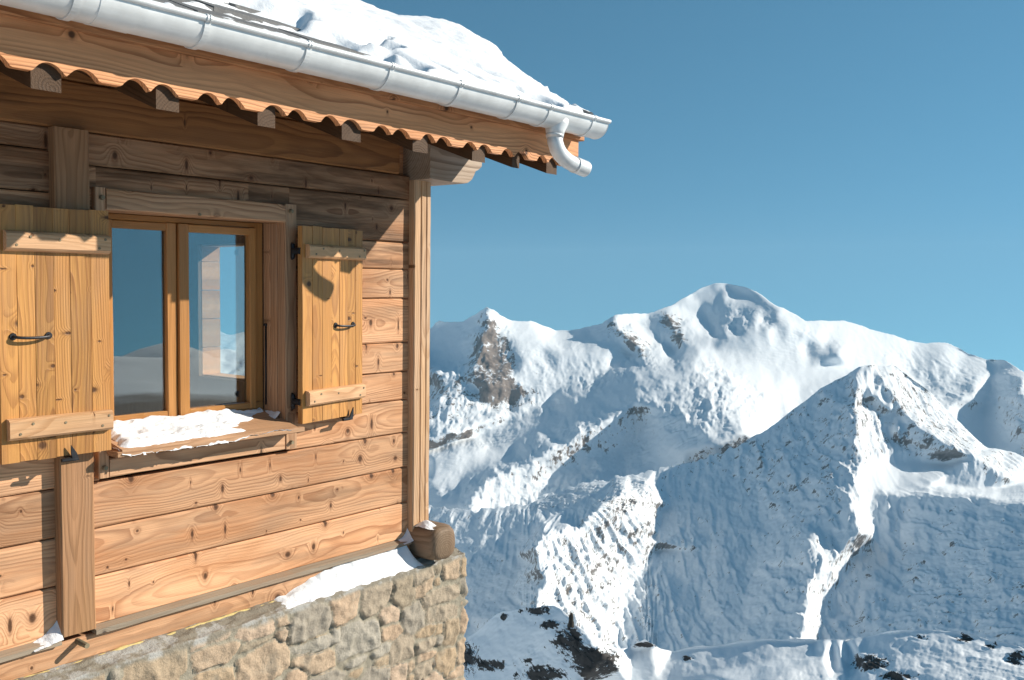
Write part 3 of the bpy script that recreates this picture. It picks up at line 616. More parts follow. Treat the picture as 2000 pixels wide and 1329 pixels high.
# --- base timbers
def drip(m):
    for x0,x1 in ((XL,1.603),(1.733,3.405)):
        beam(m,(x0,-.02,-1.33),(x1,-.02,-1.33),(0,0,1),.03,.06,prof=[(.013,-.03),(.004,.020),(-.014,.020),(-.010,-.03)],jit=.002)
one(drip,'drip_board','grey',ch)
one(lambda m:box(m,XL,3.425,-.12,.018,-1.436,-1.342,'x',ch=.008,jit=.003),'sill_beam','wall',ch)
def foam(m):
    n=190; xs=np.linspace(XL,2.62,n)
    pts=[(x,-.026-.004*perlin(x*9,1.3),-1.437+.005*perlin(x*5,4.2)+.004*perlin(x*23,2.2)) for x in xs]
    tube(m,pts,[.009+.0035*float(perlin(x*14,7.7)) for x in xs],8)
one(foam,'foam_strip','foam',ch,True)
def logend(m):
    seed=rs(); k=28; ys=[.35,-.06,-.12,-.155,-.175,-.187,-.193]; sc=[1,1,.99,.965,.91,.82,.66]
    vs=[];gs=[]
    for i,(y,s) in enumerate(zip(ys,sc)):
        for j in range(k):
            t=2*math.pi*j/k; c,q=math.cos(t),math.sin(t)
            r=.092*s/(abs(c)**3.2+abs(q)**3.2)**(1/3.2)*(1+.05*float(perlin(t*1.3,i*.3,4))+.02*float(perlin(t*5,i*.7,4)))
            a,b=r*c*1.0,r*q*1.0; vs.append((3.503+a,y,-1.335+b)); gs.append((y*1.0,a,b))
    fs=[(i*k+j,i*k+(j+1)%k,(i+1)*k+(j+1)%k,(i+1)*k+j) for i in range(len(ys)-1) for j in range(k)]
    fs+=[tuple(range(k)),tuple((len(ys)-1)*k+j for j in reversed(range(k)))]
    m.add(vs,fs,gs,seed)
one(logend,'beam_end','log',ch,True)
def peg(m,x,z,p0,p1,r,k=9):
    tube(m,[(x,-p0,z),(x,-(p0+p1)/2,z+.0005),(x+.001,-p1,z)],[r,r*.97,r*.86],k)
one(lambda m:peg(m,1.672,-1.356,0,.088,.0115),'peg','peg',ch)
# --- rubble stone base
def stonebase():
    x0,x1,zt,zb,pf=-0.9,3.738,-1.447,-8.0,.12
    fu=np.arange(0,x1-x0,.0085); su=np.arange(.0085,5.2,.02)
    U=np.concatenate([fu,(x1-x0)+su]); H_=zt-zb; fv=np.concatenate([np.linspace(0,H_-1.16,24),np.arange(H_-1.15,H_,.0085)]); lv=np.array([.004,.011,.018,.026,.034,.042,.05,.058,.066,.074,.082,.09,.1,.112,.125])
    V=np.concatenate([fv,(zt-zb)+lv]); UU,VV=np.meshgrid(U,V)
    nb=len(fv); hgt=zt-zb
    # sites of the stones: uneven courses of flat-faced rubble
    r=np.random.default_rng(23); sites=[]; v=hgt+.02
    while v>hgt-1.4:
        h=r.uniform(.085,.20); u=-r.uniform(0,.2)
        while u<UU.max()+.3:
            w=h*r.uniform(.7,1.7)+.015
            q=r.random()
            if q<.26 and h>.12:
                f_=r.uniform(.35,.65); sites.append((u+w*.5,v-h*f_*.5,w*.5,h*f_*.5)); sites.append((u+w*.5+r.uniform(-.02,.02),v-h*(1+f_)*.5,w*.5,h*(1-f_)*.5))
            elif q<.42: sites.append((u+.03,v-h*.3,.028,.03)); sites.append((u+.03,v-h*.75,.03,.026)); w=.06
            else: sites.append((u+w/2,v-h/2+r.uniform(-.05,.05),w/2,h/2*r.uniform(.9,1.2)))
            u+=w
        v-=h
    S=np.array(sites); uu=UU.ravel();vv=np.minimum(VV.ravel(),hgt+.02)
    wu=uu+.006*fbm(uu*9,vv*9,3,11)+.0025*perlin(uu*55,vv*55,5); wv=vv+.006*fbm(uu*9,vv*9,3,31)+.0025*perlin(uu*55,vv*55,8)
    d1=np.full(uu.shape,9.);d2=d1.copy();i1=np.zeros(uu.shape,int)
    ra=r.uniform(-.35,.35,len(S)); rb=r.uniform(.0,6.28,(len(S),5)); rc=r.uniform(.92,1.28,(len(S),6))
    for i in range(len(S)):
        su_,sv_,hw_,hh_=S[i]; m=(np.abs(uu-su_)<hw_*2+.06)
        if not m.any(): continue
        dx=(wu[m]-su_);dy=(wv[m]-sv_); c_,s_=math.cos(ra[i]*.8),math.sin(ra[i]*.8)
        X_=(dx*c_+dy*s_)/hw_; Y_=(-dx*s_+dy*c_)/hh_
        # irregular convex polygon: largest of several slanted half planes
        d=np.maximum.reduce([np.abs(X_)*.5+.5*np.abs(X_),np.abs(Y_)]+[(np.cos(b)*X_+np.sin(b)*Y_)*rc[i,k]*.92 for k,b in enumerate(rb[i])])
        d=(d-1)*min(hw_,hh_)
        a1=d1[m];a2=d2[m];ai=i1[m]
        nr=d<a1; a2=np.where(nr,a1,np.minimum(a2,d)); ai=np.where(nr,i,ai); a1=np.where(nr,d,a1)
        d1[m]=a1;d2[m]=a2;i1[m]=ai
    e=np.minimum((d2-d1)*.55,-d1+.012); jw=.0035+.0055*sstep(.2,.9,fbm(uu*4,vv*4,3,77)+.4)
    st=sstep(jw*.75,jw*1.1,e)                              # 1 on stone, 0 in the joint
    led=sstep(hgt-.035,hgt-.012,vv+.014*fbm(uu*9,vv*9,3,63)); st=st*(1-led)
    sid=hash01(i1,5); ax=(hash01(i1,6)-.5)*.22;ay=(hash01(i1,7)-.5)*.22; pro=hash01(i1,8)*.014
    S0=S[i1]
    dome=sstep(0,.012,e)
    disp=st*(.003+pro*.45+.0015*dome+ax*(uu-S0[:,0])*.5+ay*(vv-S0[:,1])*.5+.005*fbm(uu*24+i1,vv*24,4,3)+.008*(ridged(uu*7+i1*3.3,vv*7,4,9)-.6))-(1-st)*(.0025+.005*fbm(uu*22,vv*22,3,15))*(1-led)
    disp=disp.reshape(UU.shape); P=np.zeros(UU.shape+(3,))
    front=UU<=x1-x0
    lv_=np.clip(VV-hgt,0,None)
    onl=np.arange(len(V))[:,None]>=nb
    # front and side walls (disp along normal); ledge runs back towards the timber, rising a little
    z=np.where(onl,zt+.018*sstep(0,.1,lv_)+.006*fbm(UU*12,lv_*30,3,19),VV+zb)
    dep=np.where(onl,pf-lv_*.92,pf)
    dd=np.where(onl,0,disp)*np.where(onl,0,1)+np.where(onl,np.interp(lv_,[0,.03],[1,0])*disp[nb-1][None,:],0)
    P[...,0]=np.where(front,x0+UU,x1+dd-(pf-dep)); P[...,1]=np.where(front,-(dep+dd),-dep+(UU-(x1-x0)))
    # blend the corner
    P[...,2]=z
    cx=sstep(-.03,0,UU-(x1-x0))*front; P[...,0]+=cx*dd*.8
    cy=(1-sstep(0,.03,UU-(x1-x0)))*(~front); P[...,1]-=cy*dd
    lm=np.where(onl,1.,led.reshape(UU.shape))
    return gridmesh(P,'stone_base',MAT['stone'],ch,True,None,{'sid':sid,'mortar':1-st,'ledge':lm},flip=False)
stonebase()
# --- interior shell, gable wall with its own window opening
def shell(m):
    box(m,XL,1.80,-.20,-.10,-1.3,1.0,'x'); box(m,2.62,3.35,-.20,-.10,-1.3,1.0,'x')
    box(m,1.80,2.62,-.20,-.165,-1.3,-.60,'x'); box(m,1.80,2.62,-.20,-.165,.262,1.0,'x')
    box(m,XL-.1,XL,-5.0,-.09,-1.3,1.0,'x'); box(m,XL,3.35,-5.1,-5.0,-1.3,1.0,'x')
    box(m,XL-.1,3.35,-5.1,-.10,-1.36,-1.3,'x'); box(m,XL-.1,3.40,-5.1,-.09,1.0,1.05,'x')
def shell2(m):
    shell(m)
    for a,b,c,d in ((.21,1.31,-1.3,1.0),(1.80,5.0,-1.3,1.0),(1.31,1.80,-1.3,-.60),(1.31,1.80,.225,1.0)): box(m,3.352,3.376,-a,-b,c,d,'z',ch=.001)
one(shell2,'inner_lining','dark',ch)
def gable(m):
    y0,y1,z0,z1=1.31,1.80,-.60,.225
    z=-1.32; k=0
    while z<1.75:
        h=.18; zz=z+h
        ya=.05 if zz<.80 else max(.05,(zz-.68)/.46-.75)
        for a,b in ((ya,5.1),) if (zz<z0 or z>z1) else ((ya,y0),(y1,5.1)):
            beam(m,(3.445,a,z+h/2),(3.445,b,z+h/2),(0,0,1),h-.003,.13,ch=.004)
        z=zz
    beam(m,(3.445,y0,z1+.0),(3.445,y1,z1+.0),(0,0,1),.02,.128); beam(m,(3.445,y0,z0),(3.445,y1,z0),(0,0,1),.02,.128)
one(gable,'gable_wall','wall',ch)
# --- window
win=one(lambda m:(box(m,1.80,1.86,-.165,-.128,-.60,.262,'z'),box(m,2.573,2.616,-.165,-.128,-.60,.262,'z'),
    box(m,1.86,2.573,-.165,-.128,.238,.262,'x'),box(m,1.86,2.573,-.165,-.118,-.605,-.575,'x')),'window','sash',ch)
def sash(x0,x1,wl,wr,pb,pt):
    def f(m):
        box(m,x0,x0+wl,pb,pt,-.573,.236,'z'); box(m,x1-wr,x1,pb,pt,-.573,.236,'z')
        box(m,x0+wl,x1-wr,pb,pt-.002,.205,.236,'x'); box(m,x0+wl,x1-wr,pb,pt-.002,-.573,-.545,'x')
    return one(f,'sash','sash',win)
sash(1.862,2.184,.043,.046,-.160,-.127); sash(2.187,2.571,.048,.034,-.160,-.115)
for a,b in ((1.903,2.141),(2.233,2.539)):
    one(lambda m:box(m,a,b,-.150,-.146,-.548,.208,'x',ch=.0005,jit=0),'pane','glass',win)
one(lambda m:box(m,1.80,2.684-.066,-.03,.034,.262,.341,'x',ch=.005,jit=.003),'header','trim',win)
for x0,x1 in ((1.757,1.799),(2.620,2.684)):
    one(lambda m:box(m,x0,x1,-.03,.030,-.752,.343,'z',ch=.004,jit=.002),'side_trim','trim',win)
one(lambda m:box(m,1.801,2.618,-.03,.027,-.752,-.682,'x',ch=.004,jit=.002),'apron','trim',win)
def lining(m):
    for k in range(2):
        p0=-.127+k*.05; box(m,2.6175,2.640,p0,p0+.048,-.66,.262,'z',ch=.002); box(m,1.780,1.7985,p0,p0+.048,-.66,.262,'z',ch=.002)
    box(m,1.799,2.617,-.127,-.031,.263,.285,'x')
one(lining,'jamb_lining','trim',win)
def sill(m):
    beam(m,(1.803,.0,-.62),(2.6165,.0,-.62),(0,0,1),.03,.25,prof=[(.036,-.125),(-.018,.118),(-.043,.118),(.008,-.125)],jit=.002)
    beam(m,(1.785,-.078,-.6545),(2.655,-.078,-.6545),(0,0,1),.022,.082,ch=.003,jit=.0015)
one(sill,'window_sill','trim',win)
one(lambda m:(tube(m,[(2.6135,.105,-.195),(2.6135,.105,-.56)],.0042,8),tube(m,[(2.607,.105,-.196),(2.618,.105,-.196)],.0075,8)),'stay_bar','iron',win,True)
for x,z in ((1.780,.305),(2.648,.312),(1.777,-.712),(2.648,-.722)):
    one(lambda m:peg(m,x,z,.02,.044,.010),'peg','peg',win)
one(lambda m:peg(m,2.19,.268,.02,.040,.006),'peg','peg',win)
# --- shutters
def shutter(A,B,z0,z1,n,bz,lab,hook_u,hook_lean,hand_u,hinge_u):
    A=np.array((A[0],-A[1],0.));B=np.array((B[0],-B[1],0.)); d=B-A; L=np.linalg.norm(d); d/=L
    nrm=np.array((d[1],-d[0],0.)); nrm=nrm if nrm[1]<0 else -nrm            # outwards
    P=lambda u,o,z: A+d*u+nrm*o+np.array((0,0,z))
    def planks(m):
        e=np.cumsum([0]+[random.uniform(.85,1.15) for _ in range(n)]); e=e/e[-1]*L
        for a,b in zip(e[:-1],e[1:]):
            o=-.0145+random.uniform(-.0006,.0006); dz=random.uniform(-.002,.002)
            beam(m,P((a+b)/2,o,z0+dz),P((a+b)/2,o,z1+random.uniform(-.002,.002)),d,b-a-.0004,.028,ch=.0014,jit=.0008)
    s=one(planks,'shutter','shutter',ch); s['label']=lab
    for (za,zb) in bz:
        def bat(m):
            h=(zb-za)/2; t=.013
            beam(m,P(.018,t+.001,(za+zb)/2),P(L-.006,t+.001,(za+zb)/2),(0,0,1),zb-za,.026,jit=.0016,
                 prof=[(-h,-t),(-h+.003,t-.008),(-h+.011,t),(h-.011,t),(h-.003,t-.008),(h,-t)])
        b_=one(bat,'batten','batten',s)
        for u,fz in ((.055,.30),(.10,.72),(L*.52,.62),(L-.055,.28),(L-.028,.74)):
            q=P(u+random.uniform(-.008,.008),.0255,za+(zb-za)*fz); one(lambda m:tube(m,[q,q+nrm*.004],[.0055,.0045],7),'peg','peg',s)
    def hnd(m):
        u0,u1=hand_u; z=-.199; c=(u0+u1)/2; w=(u1-u0)/2
        pts=[P(c+w*math.cos(t)*1.0,.004+.022*math.sin(t)**.6,z-.005*math.sin(t)) for t in np.linspace(math.pi*.999,.001,13)]
        tube(m,pts,.0052,8)
        for u in (u0,u1):
            tube(m,[P(u,-.001,z),P(u,.004,z)],[.0135,.012],10); tube(m,[P(u,.004,z),P(u,.008,z)],[.006,.005],8)
    one(hnd,'handle','iron',s,False)
    def hook(m):
        q=P(hook_u,0,z0-.012); a=np.array(q); a[1]=0.0
        tube(m,[a,(q+a)/2,q+nrm*.012],.0065,8)
        tube(m,[q+nrm*.008-d*.045+np.array((0,0,-.001)),q+nrm*.010,q+nrm*.012+d*.012],[.007,.0085,.006],8)
        t0=q+nrm*.012+d*.004; tip=t0+np.array((0,0,.052))+d*hook_lean
        sx=d*.011; 
        vs=[t0-sx-np.array((0,0,.006)),t0+sx-np.array((0,0,.006)),t0+sx*.95+np.array((0,0,.02))+d*hook_lean*.4,tip,t0-sx*.95+np.array((0,0,.02))+d*hook_lean*.4]
        bk=[v+nrm*.005 for v in vs]; k=5
        m.add(vs+bk,[tuple(range(k)),tuple(reversed(range(k,2*k)))]+[(i,(i+1)%k,k+(i+1)%k,k+i) for i in range(k)],[(0,0,0)]*10,0.)
    one(hook,'hook','iron',s)
    if hinge_u is not None:
        for zc in (.136,-.537):
            def hin(m):
                tube(m,[(hinge_u,-.0295,zc-.036),(hinge_u,-.036,zc-.030),(hinge_u,-.040,zc),(hinge_u,-.036,zc+.030),(hinge_u,-.0295,zc+.036)],[.004,.0095,.011,.0095,.004],8)
                q=P(.0,-.012,zc); tube(m,[(hinge_u,-.040,zc+.002),q+d*.004],[.015,.016],8)
            one(hin,'hinge','iron',s)
    return s
shutter((1.380,.100),(1.771,.100),-.634,.250,6,((.093,.163),(-.556,-.480)),'left shutter, hanging in front of the brown post',.245,-.018,(.045,.165),None)
shutter((2.657,.103),(3.072,.034),-.632,.248,7,((.105,.168),(-.556,-.486)),'right shutter, resting on the planks beside the corner post',.312,.018,(.222,.348),2.655)
# --- eaves
RT=lambda p:.845+.46*(.75-p)                       # top of the slates
def rafter(m,x,w):
    a=np.array((x,-.70,.535)); dr=np.array((0,1,.36)); L=1.45
    s=rs(); h=w/2; vs=[];gs=[]
    for t in np.linspace(0,L,9):
        for dx,dz in ((-h,0),(h,0),(h,.135),(-h,.135)):
            vs.append(a+dr*t+np.array((dx+.0012*float(perlin(t*7,dx*40+x)),0,dz+.0015*float(perlin(t*6,dz*30+x,3))))); gs.append((t,dx,dz-.05))
    fs=[(i*4+j,i*4+(j+1)%4,(i+1)*4+(j+1)%4,(i+1)*4+j) for i in range(8) for j in range(4)]+[(0,1,2,3),(35,34,33,32)]
    m.add(vs,fs,gs,s)
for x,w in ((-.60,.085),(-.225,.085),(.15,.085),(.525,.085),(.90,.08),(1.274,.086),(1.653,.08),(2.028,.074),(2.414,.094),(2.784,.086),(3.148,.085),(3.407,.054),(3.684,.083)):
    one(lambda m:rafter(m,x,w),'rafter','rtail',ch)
def deck(m):
    for k in range(9):
        p=.70-k*.16; beam(m,(XL,-p+.08,.683+.36*(.78-p)),(3.875,-p+.08,.683+.36*(.78-p)),(0,1,.36),.168,.02,ch=.002)
one(deck,'soffit','beam',ch)
def fascia(m):
    seed=rs(); xs=np.arange(XL,3.8801,.0065); n=len(xs)
    u=np.mod(xs-1.277+.012*perlin(xs*5,1.0),.256); sc=.581+.030*np.maximum.reduce([1-(np.abs(u-c)/.047)**2.2 for c in (0,.098,.256)]+[u*0])
    vs=[];gs=[]
    for i,x in enumerate(xs):
        j=.0012*float(perlin(x*8,3.))
        for p,z in ((.720+j,sc[i]),(.720+j,.716),(.694,.716),(.694,sc[i])): vs.append((x,-p,z)); gs.append((x,z-.65,p-.7))
    fs=[(i*4+j,i*4+(j+1)%4,(i+1)*4+(j+1)%4,(i+1)*4+j) for i in range(n-1) for j in range(4)]+[(0,1,2,3),tuple(4*(n-1)+q for q in (3,2,1,0))]
    m.add(vs,fs,gs,seed)
    box(m,XL,3.905,.692,.736,.7165,.792,'x',ch=.003,jit=.002)
MAT['fascia']=wood('orange_fascia_board',(.66,.325,.155),(.24,.085,.032),(.06,.028,.014),.0085,1.1,.5,3.4,9.5,(.50,.215,.085),.6,.05,.2)
one(fascia,'fascia','fascia',ch)
def barge(m):
    s=rs();vs=[];gs=[]; ps=[.69,.3,-.2,-.8,-1.5,-2.4,-3.4]
    for p in ps:
        lo=.632+.36*(.72-p)*1.0; hi=RT(p)-.03
        for x,z in ((3.884,lo),(3.908,lo),(3.908,hi),(3.884,hi)): vs.append((x,-p,z)); gs.append((p,z-lo-.1,x-3.9))
    n=len(ps); fs=[(i*4+j,i*4+(j+1)%4,(i+1)*4+(j+1)%4,(i+1)*4+j) for i in range(n-1) for j in range(4)]+[(0,1,2,3),tuple(4*(n-1)+q for q in (3,2,1,0))]
    m.add(vs,fs,gs,s)
one(barge,'verge_board','post',ch)
def purlin(m):
    s=rs(); pf=[(3.42,.700),(3.42,.522),(3.60,.519),(3.675,.520),(3.705,.526),(3.735,.545),(3.755,.572),(3.765,.592),(3.79,.603),(3.815,.622),(3.818,.66),(3.815,.70)]
    k=len(pf); vs=[];gs=[]
    for p in (.142,.138,-.10):
        sh=0.003 if p>.14 else 0
        for x,z in pf:
            cx,cz=3.6,.61; vs.append((x+(cx-x)*sh*4,-p,z+(cz-z)*sh*4)); gs.append((x,z-.61,p))
    fs=[tuple(range(k)),tuple(2*k+i for i in reversed(range(k)))]+[(r*k+i,r*k+(i+1)%k,(r+1)*k+(i+1)%k,(r+1)*k+i) for r in range(2) for i in range(k)]
    m.add(vs,fs,gs,s)
one(purlin,'purlin','pale_end',ch)
# --- roof
rows=[]
def roofm(m):
    k=0
    p=.80
    while p>-3.6:
        x=-1.0+random.uniform(-.3,0)
        while x<3.93:
            w=random.uniform(.17,.30); x1=min(x+w,3.955)
            if x1-x>.05:
                t=random.uniform(.020,.034); z=RT(p)-.012+random.uniform(-.003,.006); j=random.uniform(-.02,.02); tw=random.uniform(-.008,.008)
                a=p+j; b=p-.44
                vs=[(x+.003,-a,z-.46*j),(x1-.003,-a+tw,z-.46*j+tw*.3),(x1-.003,-b,RT(b)-.045),(x+.003,-b,RT(b)-.045)]
                vs=[(q[0],q[1],q[2]-t) for q in vs]+vs
                m.add(vs,[(0,1,2,3),(4,5,6,7),(0,1,5,4),(1,2,6,5),(2,3,7,6),(3,0,4,7)],[(0,0,0)]*8,rs())
            x+=w
        p-=.205; k+=1
    vs=[(-1,-.70,RT(.70)-.06),(3.90,-.70,RT(.70)-.06),(3.90,3.8,RT(-3.8)-.06),(-1,3.8,RT(-3.8)-.06)]
    m.add(vs,[(0,1,2,3)],[(0,0,0)]*4,.5)
one(roofm,'roof','slate',ch)
# --- gutter
GX,GP,GZ,GR=XL,.828,.787,.072
def gutter(m):
    prof=[]
    for t in np.linspace(math.pi*1.0,0,19): prof.append((math.cos(t)*GR,-math.sin(t)*GR))
    inn=[(a*.965,b*.965) for a,b in reversed(prof)]; pr=prof+inn; k=len(pr)
    xs=np.linspace(GX,3.868,40); vs=[];gs=[]
    for x in xs:
        for a,b in pr: vs.append((x,-(GP+a),GZ+b)); gs.append((x,a,b))
    n=len(xs); fs=[(i*k+j,i*k+(j+1)%k,(i+1)*k+(j+1)%k,(i+1)*k+j) for i in range(n-1) for j in range(k)]
    m.add(vs,fs,gs,0.)
    e=[(3.868,-(GP+a),GZ+b) for a,b in prof]; e2=[(3.871,-(GP+a*1.03),GZ+b*1.03) for a,b in prof]; q=len(e)
    m.add(e+e2,[tuple(range(q)),tuple(reversed(range(q,2*q)))]+[(i,i+1,q+i+1,q+i) for i in range(q-1)]+[(q-1,0,q,2*q-1)],[(0,0,0)]*(2*q),0.)
    tube(m,[(x,-(GP+GR+.004),GZ+.004) for x in np.linspace(GX,3.874,30)],.0105,12)
    # sleeve where two lengths are joined
    vs=[];k=len(prof)
    for x in (1.335,1.336,1.452,1.453):
        f=1.022 if x in(1.336,1.452) else .99
        for a,b in prof: vs.append((x,-(GP+a*f),GZ+b*f))
    m.add(vs,[(i*k+j,i*k+j+1,(i+1)*k+j+1,(i+1)*k+j) for i in range(3) for j in range(k-1)],[(0,0,0)]*len(vs),0.)
gt=one(gutter,'gutter','zinc',ch,True)
try:
    for p_ in gt.data.polygons: p_.use_smooth=True
    gt.data.set_sharp_from_angle(angle=math.radians(40))
except Exception: pass
def bracket(m,x):
    k=23; vs=[]; hw=.010
    for f,w in ((1.005,hw),(1.055,hw),(1.055,-hw),(1.005,-hw)):
        for t in np.linspace(math.pi*1.02,-.16,k): vs.append((x+w,-(GP+math.cos(t)*GR*f),GZ-math.sin(t)*GR*f))
    m.add(vs,[(a*k+i,a*k+i+1,((a+1)%4)*k+i+1,((a+1)%4)*k+i) for a in range(4) for i in range(k-1)],[(0,0,0)]*len(vs),0.)
    for dx in (-.006,.006):
        tube(m,[(x+dx-.003,-(GP+GR+.004),GZ+.004),(x+dx+.003,-(GP+GR+.004),GZ+.004)],.0135,12)
for x in (.15,.52,.895,1.272,1.667,2.051,2.431,2.807,3.171,3.401,3.745):
    one(lambda m:bracket(m,x),'bracket','zinc',gt)
def spout(m):
    tube(m,[(3.535,-.836,.760),(3.530,-.836,.735),(3.523,-.837,.705),(3.520,-.838,.672)],[.060,.054,.044,.0385],24)
    tube(m,[(3.520,-.838,.690),(3.519,-.838,.680)],.0412,24)
    k=[(3.519,.684),(3.520,.655),(3.531,.628),(3.552,.604),(3.580,.587),(3.612,.575),(3.645,.567),(3.665,.5635)]
    tube(m,[(x,-.838-.02*i/7,z) for i,(x,z) in enumerate(k)],.0362,24)
    tube(m,[(3.650,-.857,.566),(3.658,-.857,.5648)],.0392,24)
    tube(m,[(3.655,-.857,.5655),(3.735,-.862,.553)],[.0378,.0386],24,caps=False); tube(m,[(3.655,-.857,.5655),(3.735,-.862,.553)],[.0358,.0366],24,caps=False)
    tube(m,[(3.70,-.86,.558),(3.702,-.86,.5578)],.0358,24)
one(spout,'spout','zinc',gt,True)
# ================================================================== SNOW ON THE CHALET
def roofsnow():
    xs=np.arange(-1.0,3.985,.0125); ps=np.arange(.895,-3.7,-.0125); X,Pp=np.meshgrid(xs,ps)
    base=RT(np.minimum(Pp,.80))-np.where(Pp>.80,(Pp-.80)*.75,0)
    row=((.80-Pp)/.205); ph=row-np.floor(row)
    step=.008*sstep(0,.22,ph)*np.clip(1-row/14,0.3,1)-.006
    t=.026+.034*sstep(.85,.1,Pp)+.020*sstep(.1,-1.2,Pp)+.012*fbm(X*2.2,Pp*2.2,4,5)+.005*fbm(X*9,Pp*9,3,8)-step*.9*sstep(-1.5,.5,Pp)
    # drift along the verge with a crest
    pv=np.array([.80,.727,.593,.495,.393,.233,.07,-.091,-.156,-.274,-.345,-.518,-.782,-1.014,-2.0,-3.7]); tv=np.array([.02,.03,.04,.052,.068,.118,.155,.172,.18,.17,.125,.098,.08,.076,.08,.08])
    wv=np.exp(-((3.97-X)/.42)**2); o_=np.argsort(pv); t=t*(1-wv)+wv*(np.interp(Pp,pv[o_],tv[o_])+.006*fbm(X*9,Pp*9,3,8))
    # wind worn dents below the slate edges
    for x,p in ((2.48,.72),(2.74,.68),(2.94,.67),(3.14,.66),(3.31,.67),(2.62,.70)):
        t-=.030*np.exp(-((X-x-(Pp-p)*.25)/.022)**2-((Pp-p)/.075)**2)
    t-=.035*np.exp(-((X-3.50-(Pp-.42)*.6)/.06)**2-((Pp-.42)/.16)**2)
    for x,p,a,b,k in ((2.32,.75,.26,.10,.14),(2.28,.58,.24,.12,.14),(2.12,.42,.24,.10,.14),(2.52,.70,.10,.05,.12),(1.60,.70,.30,.17,.14),(1.88,.66,.22,.20,.12),(2.16,.70,.17,.13,.12),(2.05,.45,.20,.10,.10),(2.27,.55,.10,.06,.08),(2.74,.37,.11,.022,.10),(2.76,.47,.085,.05,.12),(1.85,.33,.30,.13,.1),(2.3,.28,.16,.07,.1),(1.45,.40,.25,.15,.1),
        (3.45,.70,.06,.06,.13),(3.55,.73,.07,.05,.13),(3.92,.52,.09,.03,.12),(3.95,.66,.05,.07,.10),(3.78,.68,.05,.03,.1),(3.93,.30,.03,.1,.05),(2.9,.33,.05,.02,.06),(1.2,.70,.25,.10,.13),(.7,.7,.3,.1,.13),(2.3,-.1,.05,.03,.05)):
        rr=((X-x)/a/1.3)**2+((Pp-p)/b/1.3)**2+.7*fbm(X*5,Pp*8,2,3)
        w_=sstep(2.1,.7,rr)*min(1,k/.08); t=t*(1-w_)+w_*(-.036+.014*fbm(X*9,Pp*12,3,77)+.016*sstep(.6,1.0,ph))
    sl=.012*sstep(.08,.0,np.abs(X+1.0)); t=t*np.clip((3.992-X)/.035,0,1)**.5-(1-np.clip((3.992-X)/.03,0,1))*.05
    t=np.where((Pp>.79)&(X>3.80),-1,t); lip=sstep(.80,.875,Pp); edge=.004+.035*fbm(X*3.3,np.full_like(X,4.),3,21)
    t=np.where(Pp>.80,t,np.maximum(t,-.06)); z=base+t
    z=np.where(Pp>.80,np.minimum(z,.802+.022*fbm(X*3,Pp*6,3,9)-(Pp-.84)*.25-.03*lip**3),z)
    z=np.where(Pp>.80,np.maximum(z,.765),z)
    t=np.where(Pp>.80,np.where((Pp<.885)&(t>-.03),.02,-1),t)
    t=np.maximum(t,-.06); k=t>-.055; m=k[:-1,:-1]&k[1:,:-1]&k[:-1,1:]&k[1:,1:]
    P=np.stack([X,-Pp,z],-1)
    o=gridmesh(P,'roof_snow',MAT['snow'],None,True,m,flip=False)
    return tag(o,'thick sunlit snow covering the chalet roof with dark slates showing through','snow')
roofsnow()
def snowpatch(name,label,x0,x1,p0,p1,fz,fh,step=.006):
    xs=np.arange(x0,x1,step); ps=np.linspace(p0,p1,max(8,int(abs(p1-p0)/step))); X,Pp=np.meshgrid(xs,ps)
    h=fh(X,Pp); z=fz(X,Pp)+h; h=np.maximum(h,-.03); z=fz(X,Pp)+h; k=h>-.029; m=k[:-1,:-1]&k[1:,:-1]&k[:-1,1:]&k[1:,1:]
    o=gridmesh(np.stack([X,-Pp,z],-1),name,MAT['snow'],None,True,m,flip=(p1>p0))
    return tag(o,label,'snow')
slz=lambda X,P:np.where(P<.0,-.584-(P+.125)*.36,np.where(P<.028,-.629,-.638))
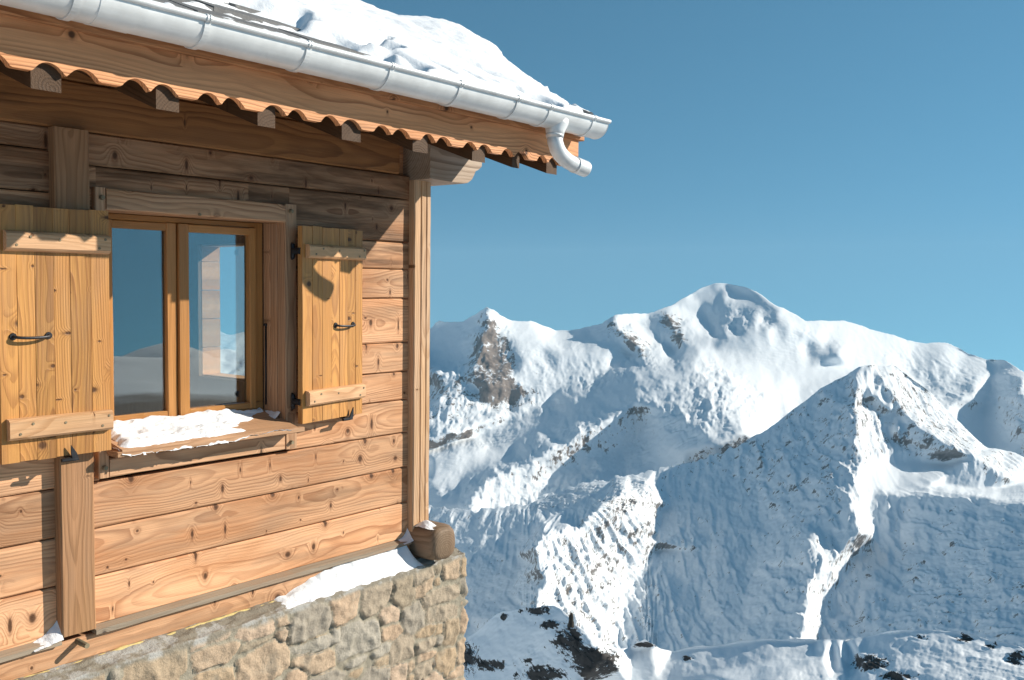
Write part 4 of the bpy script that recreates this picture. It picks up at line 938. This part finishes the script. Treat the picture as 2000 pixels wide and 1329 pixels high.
def hs(X,P):
    e=np.minimum((X-1.79)/.06,(2.53+.05*perlin(P*30,P*0+2)-(P+.02)*.9-X)/.22)
    return .030*np.clip(e,-.4,1)*np.clip((.112+.006*perlin(X*40,X*0)-P)/.02,-.6,1)*np.clip((P+.128)/.02,.2,1)+.012*fbm(X*9,P*16,4,3)-.012*sstep(.06,.12,P)
snowpatch('sill_snow','thin crusted snow lying on the window sill between the shutters',1.80,2.60,.125,-.126,slz,hs,.005)
snowpatch('sill_corner_snow','small wedge of snow in the right corner of the window sill',2.47,2.617,.0,-.118,lambda X,P:-.600-(P+.1)*.28,
    lambda X,P:.055*np.exp(-((2.617-X)/.035))*np.clip(1.0+P*6,0.25,1)-.006+.004*fbm(X*25,P*25,3,2),.004)
def hl(X,P):
    e=np.clip((X-2.545)/.30,0,1)**.8*np.clip((3.43-X)/.06,-.3,1)
    top=.068+.030*np.clip((X-2.7)/.5,0,1)+.012*fbm(X*7,X*0+1,3,4)
    s=np.clip((.112+.008*perlin(X*18,X*0+3)-P)/.088,0,1)
    return e*top*s**.75+.006*fbm(X*14,P*24,3,6)-.006-.012*(s<=0)-.03*np.clip((2.56-X)/.02,0,1)
snowpatch('ledge_snow','bank of white snow lying on the stone ledge below the planks',2.54,3.425,.118,.018,lambda X,P:np.full_like(X,-1.440)+.012*(.118-P)/.1,hl,.006)
snowpatch('post_foot_snow','little heap of snow at the foot of the brown post',1.50,1.604,.052,.001,lambda X,P:-1.315-.30*P,
    lambda X,P:.052*np.exp(-(1.604-X)/.030)*np.clip(1-P/.058,0,1)+.010*np.clip((X-1.52)/.05,-.5,1)-.004+.004*fbm(X*30,P*30,2,2),.004)
snowpatch('corner_foot_snow','tiny heap of snow in the angle of the pale corner post',3.345,3.416,.05,.001,lambda X,P:-1.315-.30*P,
    lambda X,P:.060*np.exp(-(3.416-X)/.020)*np.clip(1-P/.058,0,1)-.003,.004)
snowpatch('beam_end_snow','small cap of snow on the dark beam end below the corner post',3.425,3.525,.165,.035,lambda X,P:np.full_like(X,-1.246),
    lambda X,P:.030*np.exp(-((X-3.47)/.03)**2-((P-.085)/.045)**2)-.008+.004*fbm(X*30,P*30,2,9),.004)
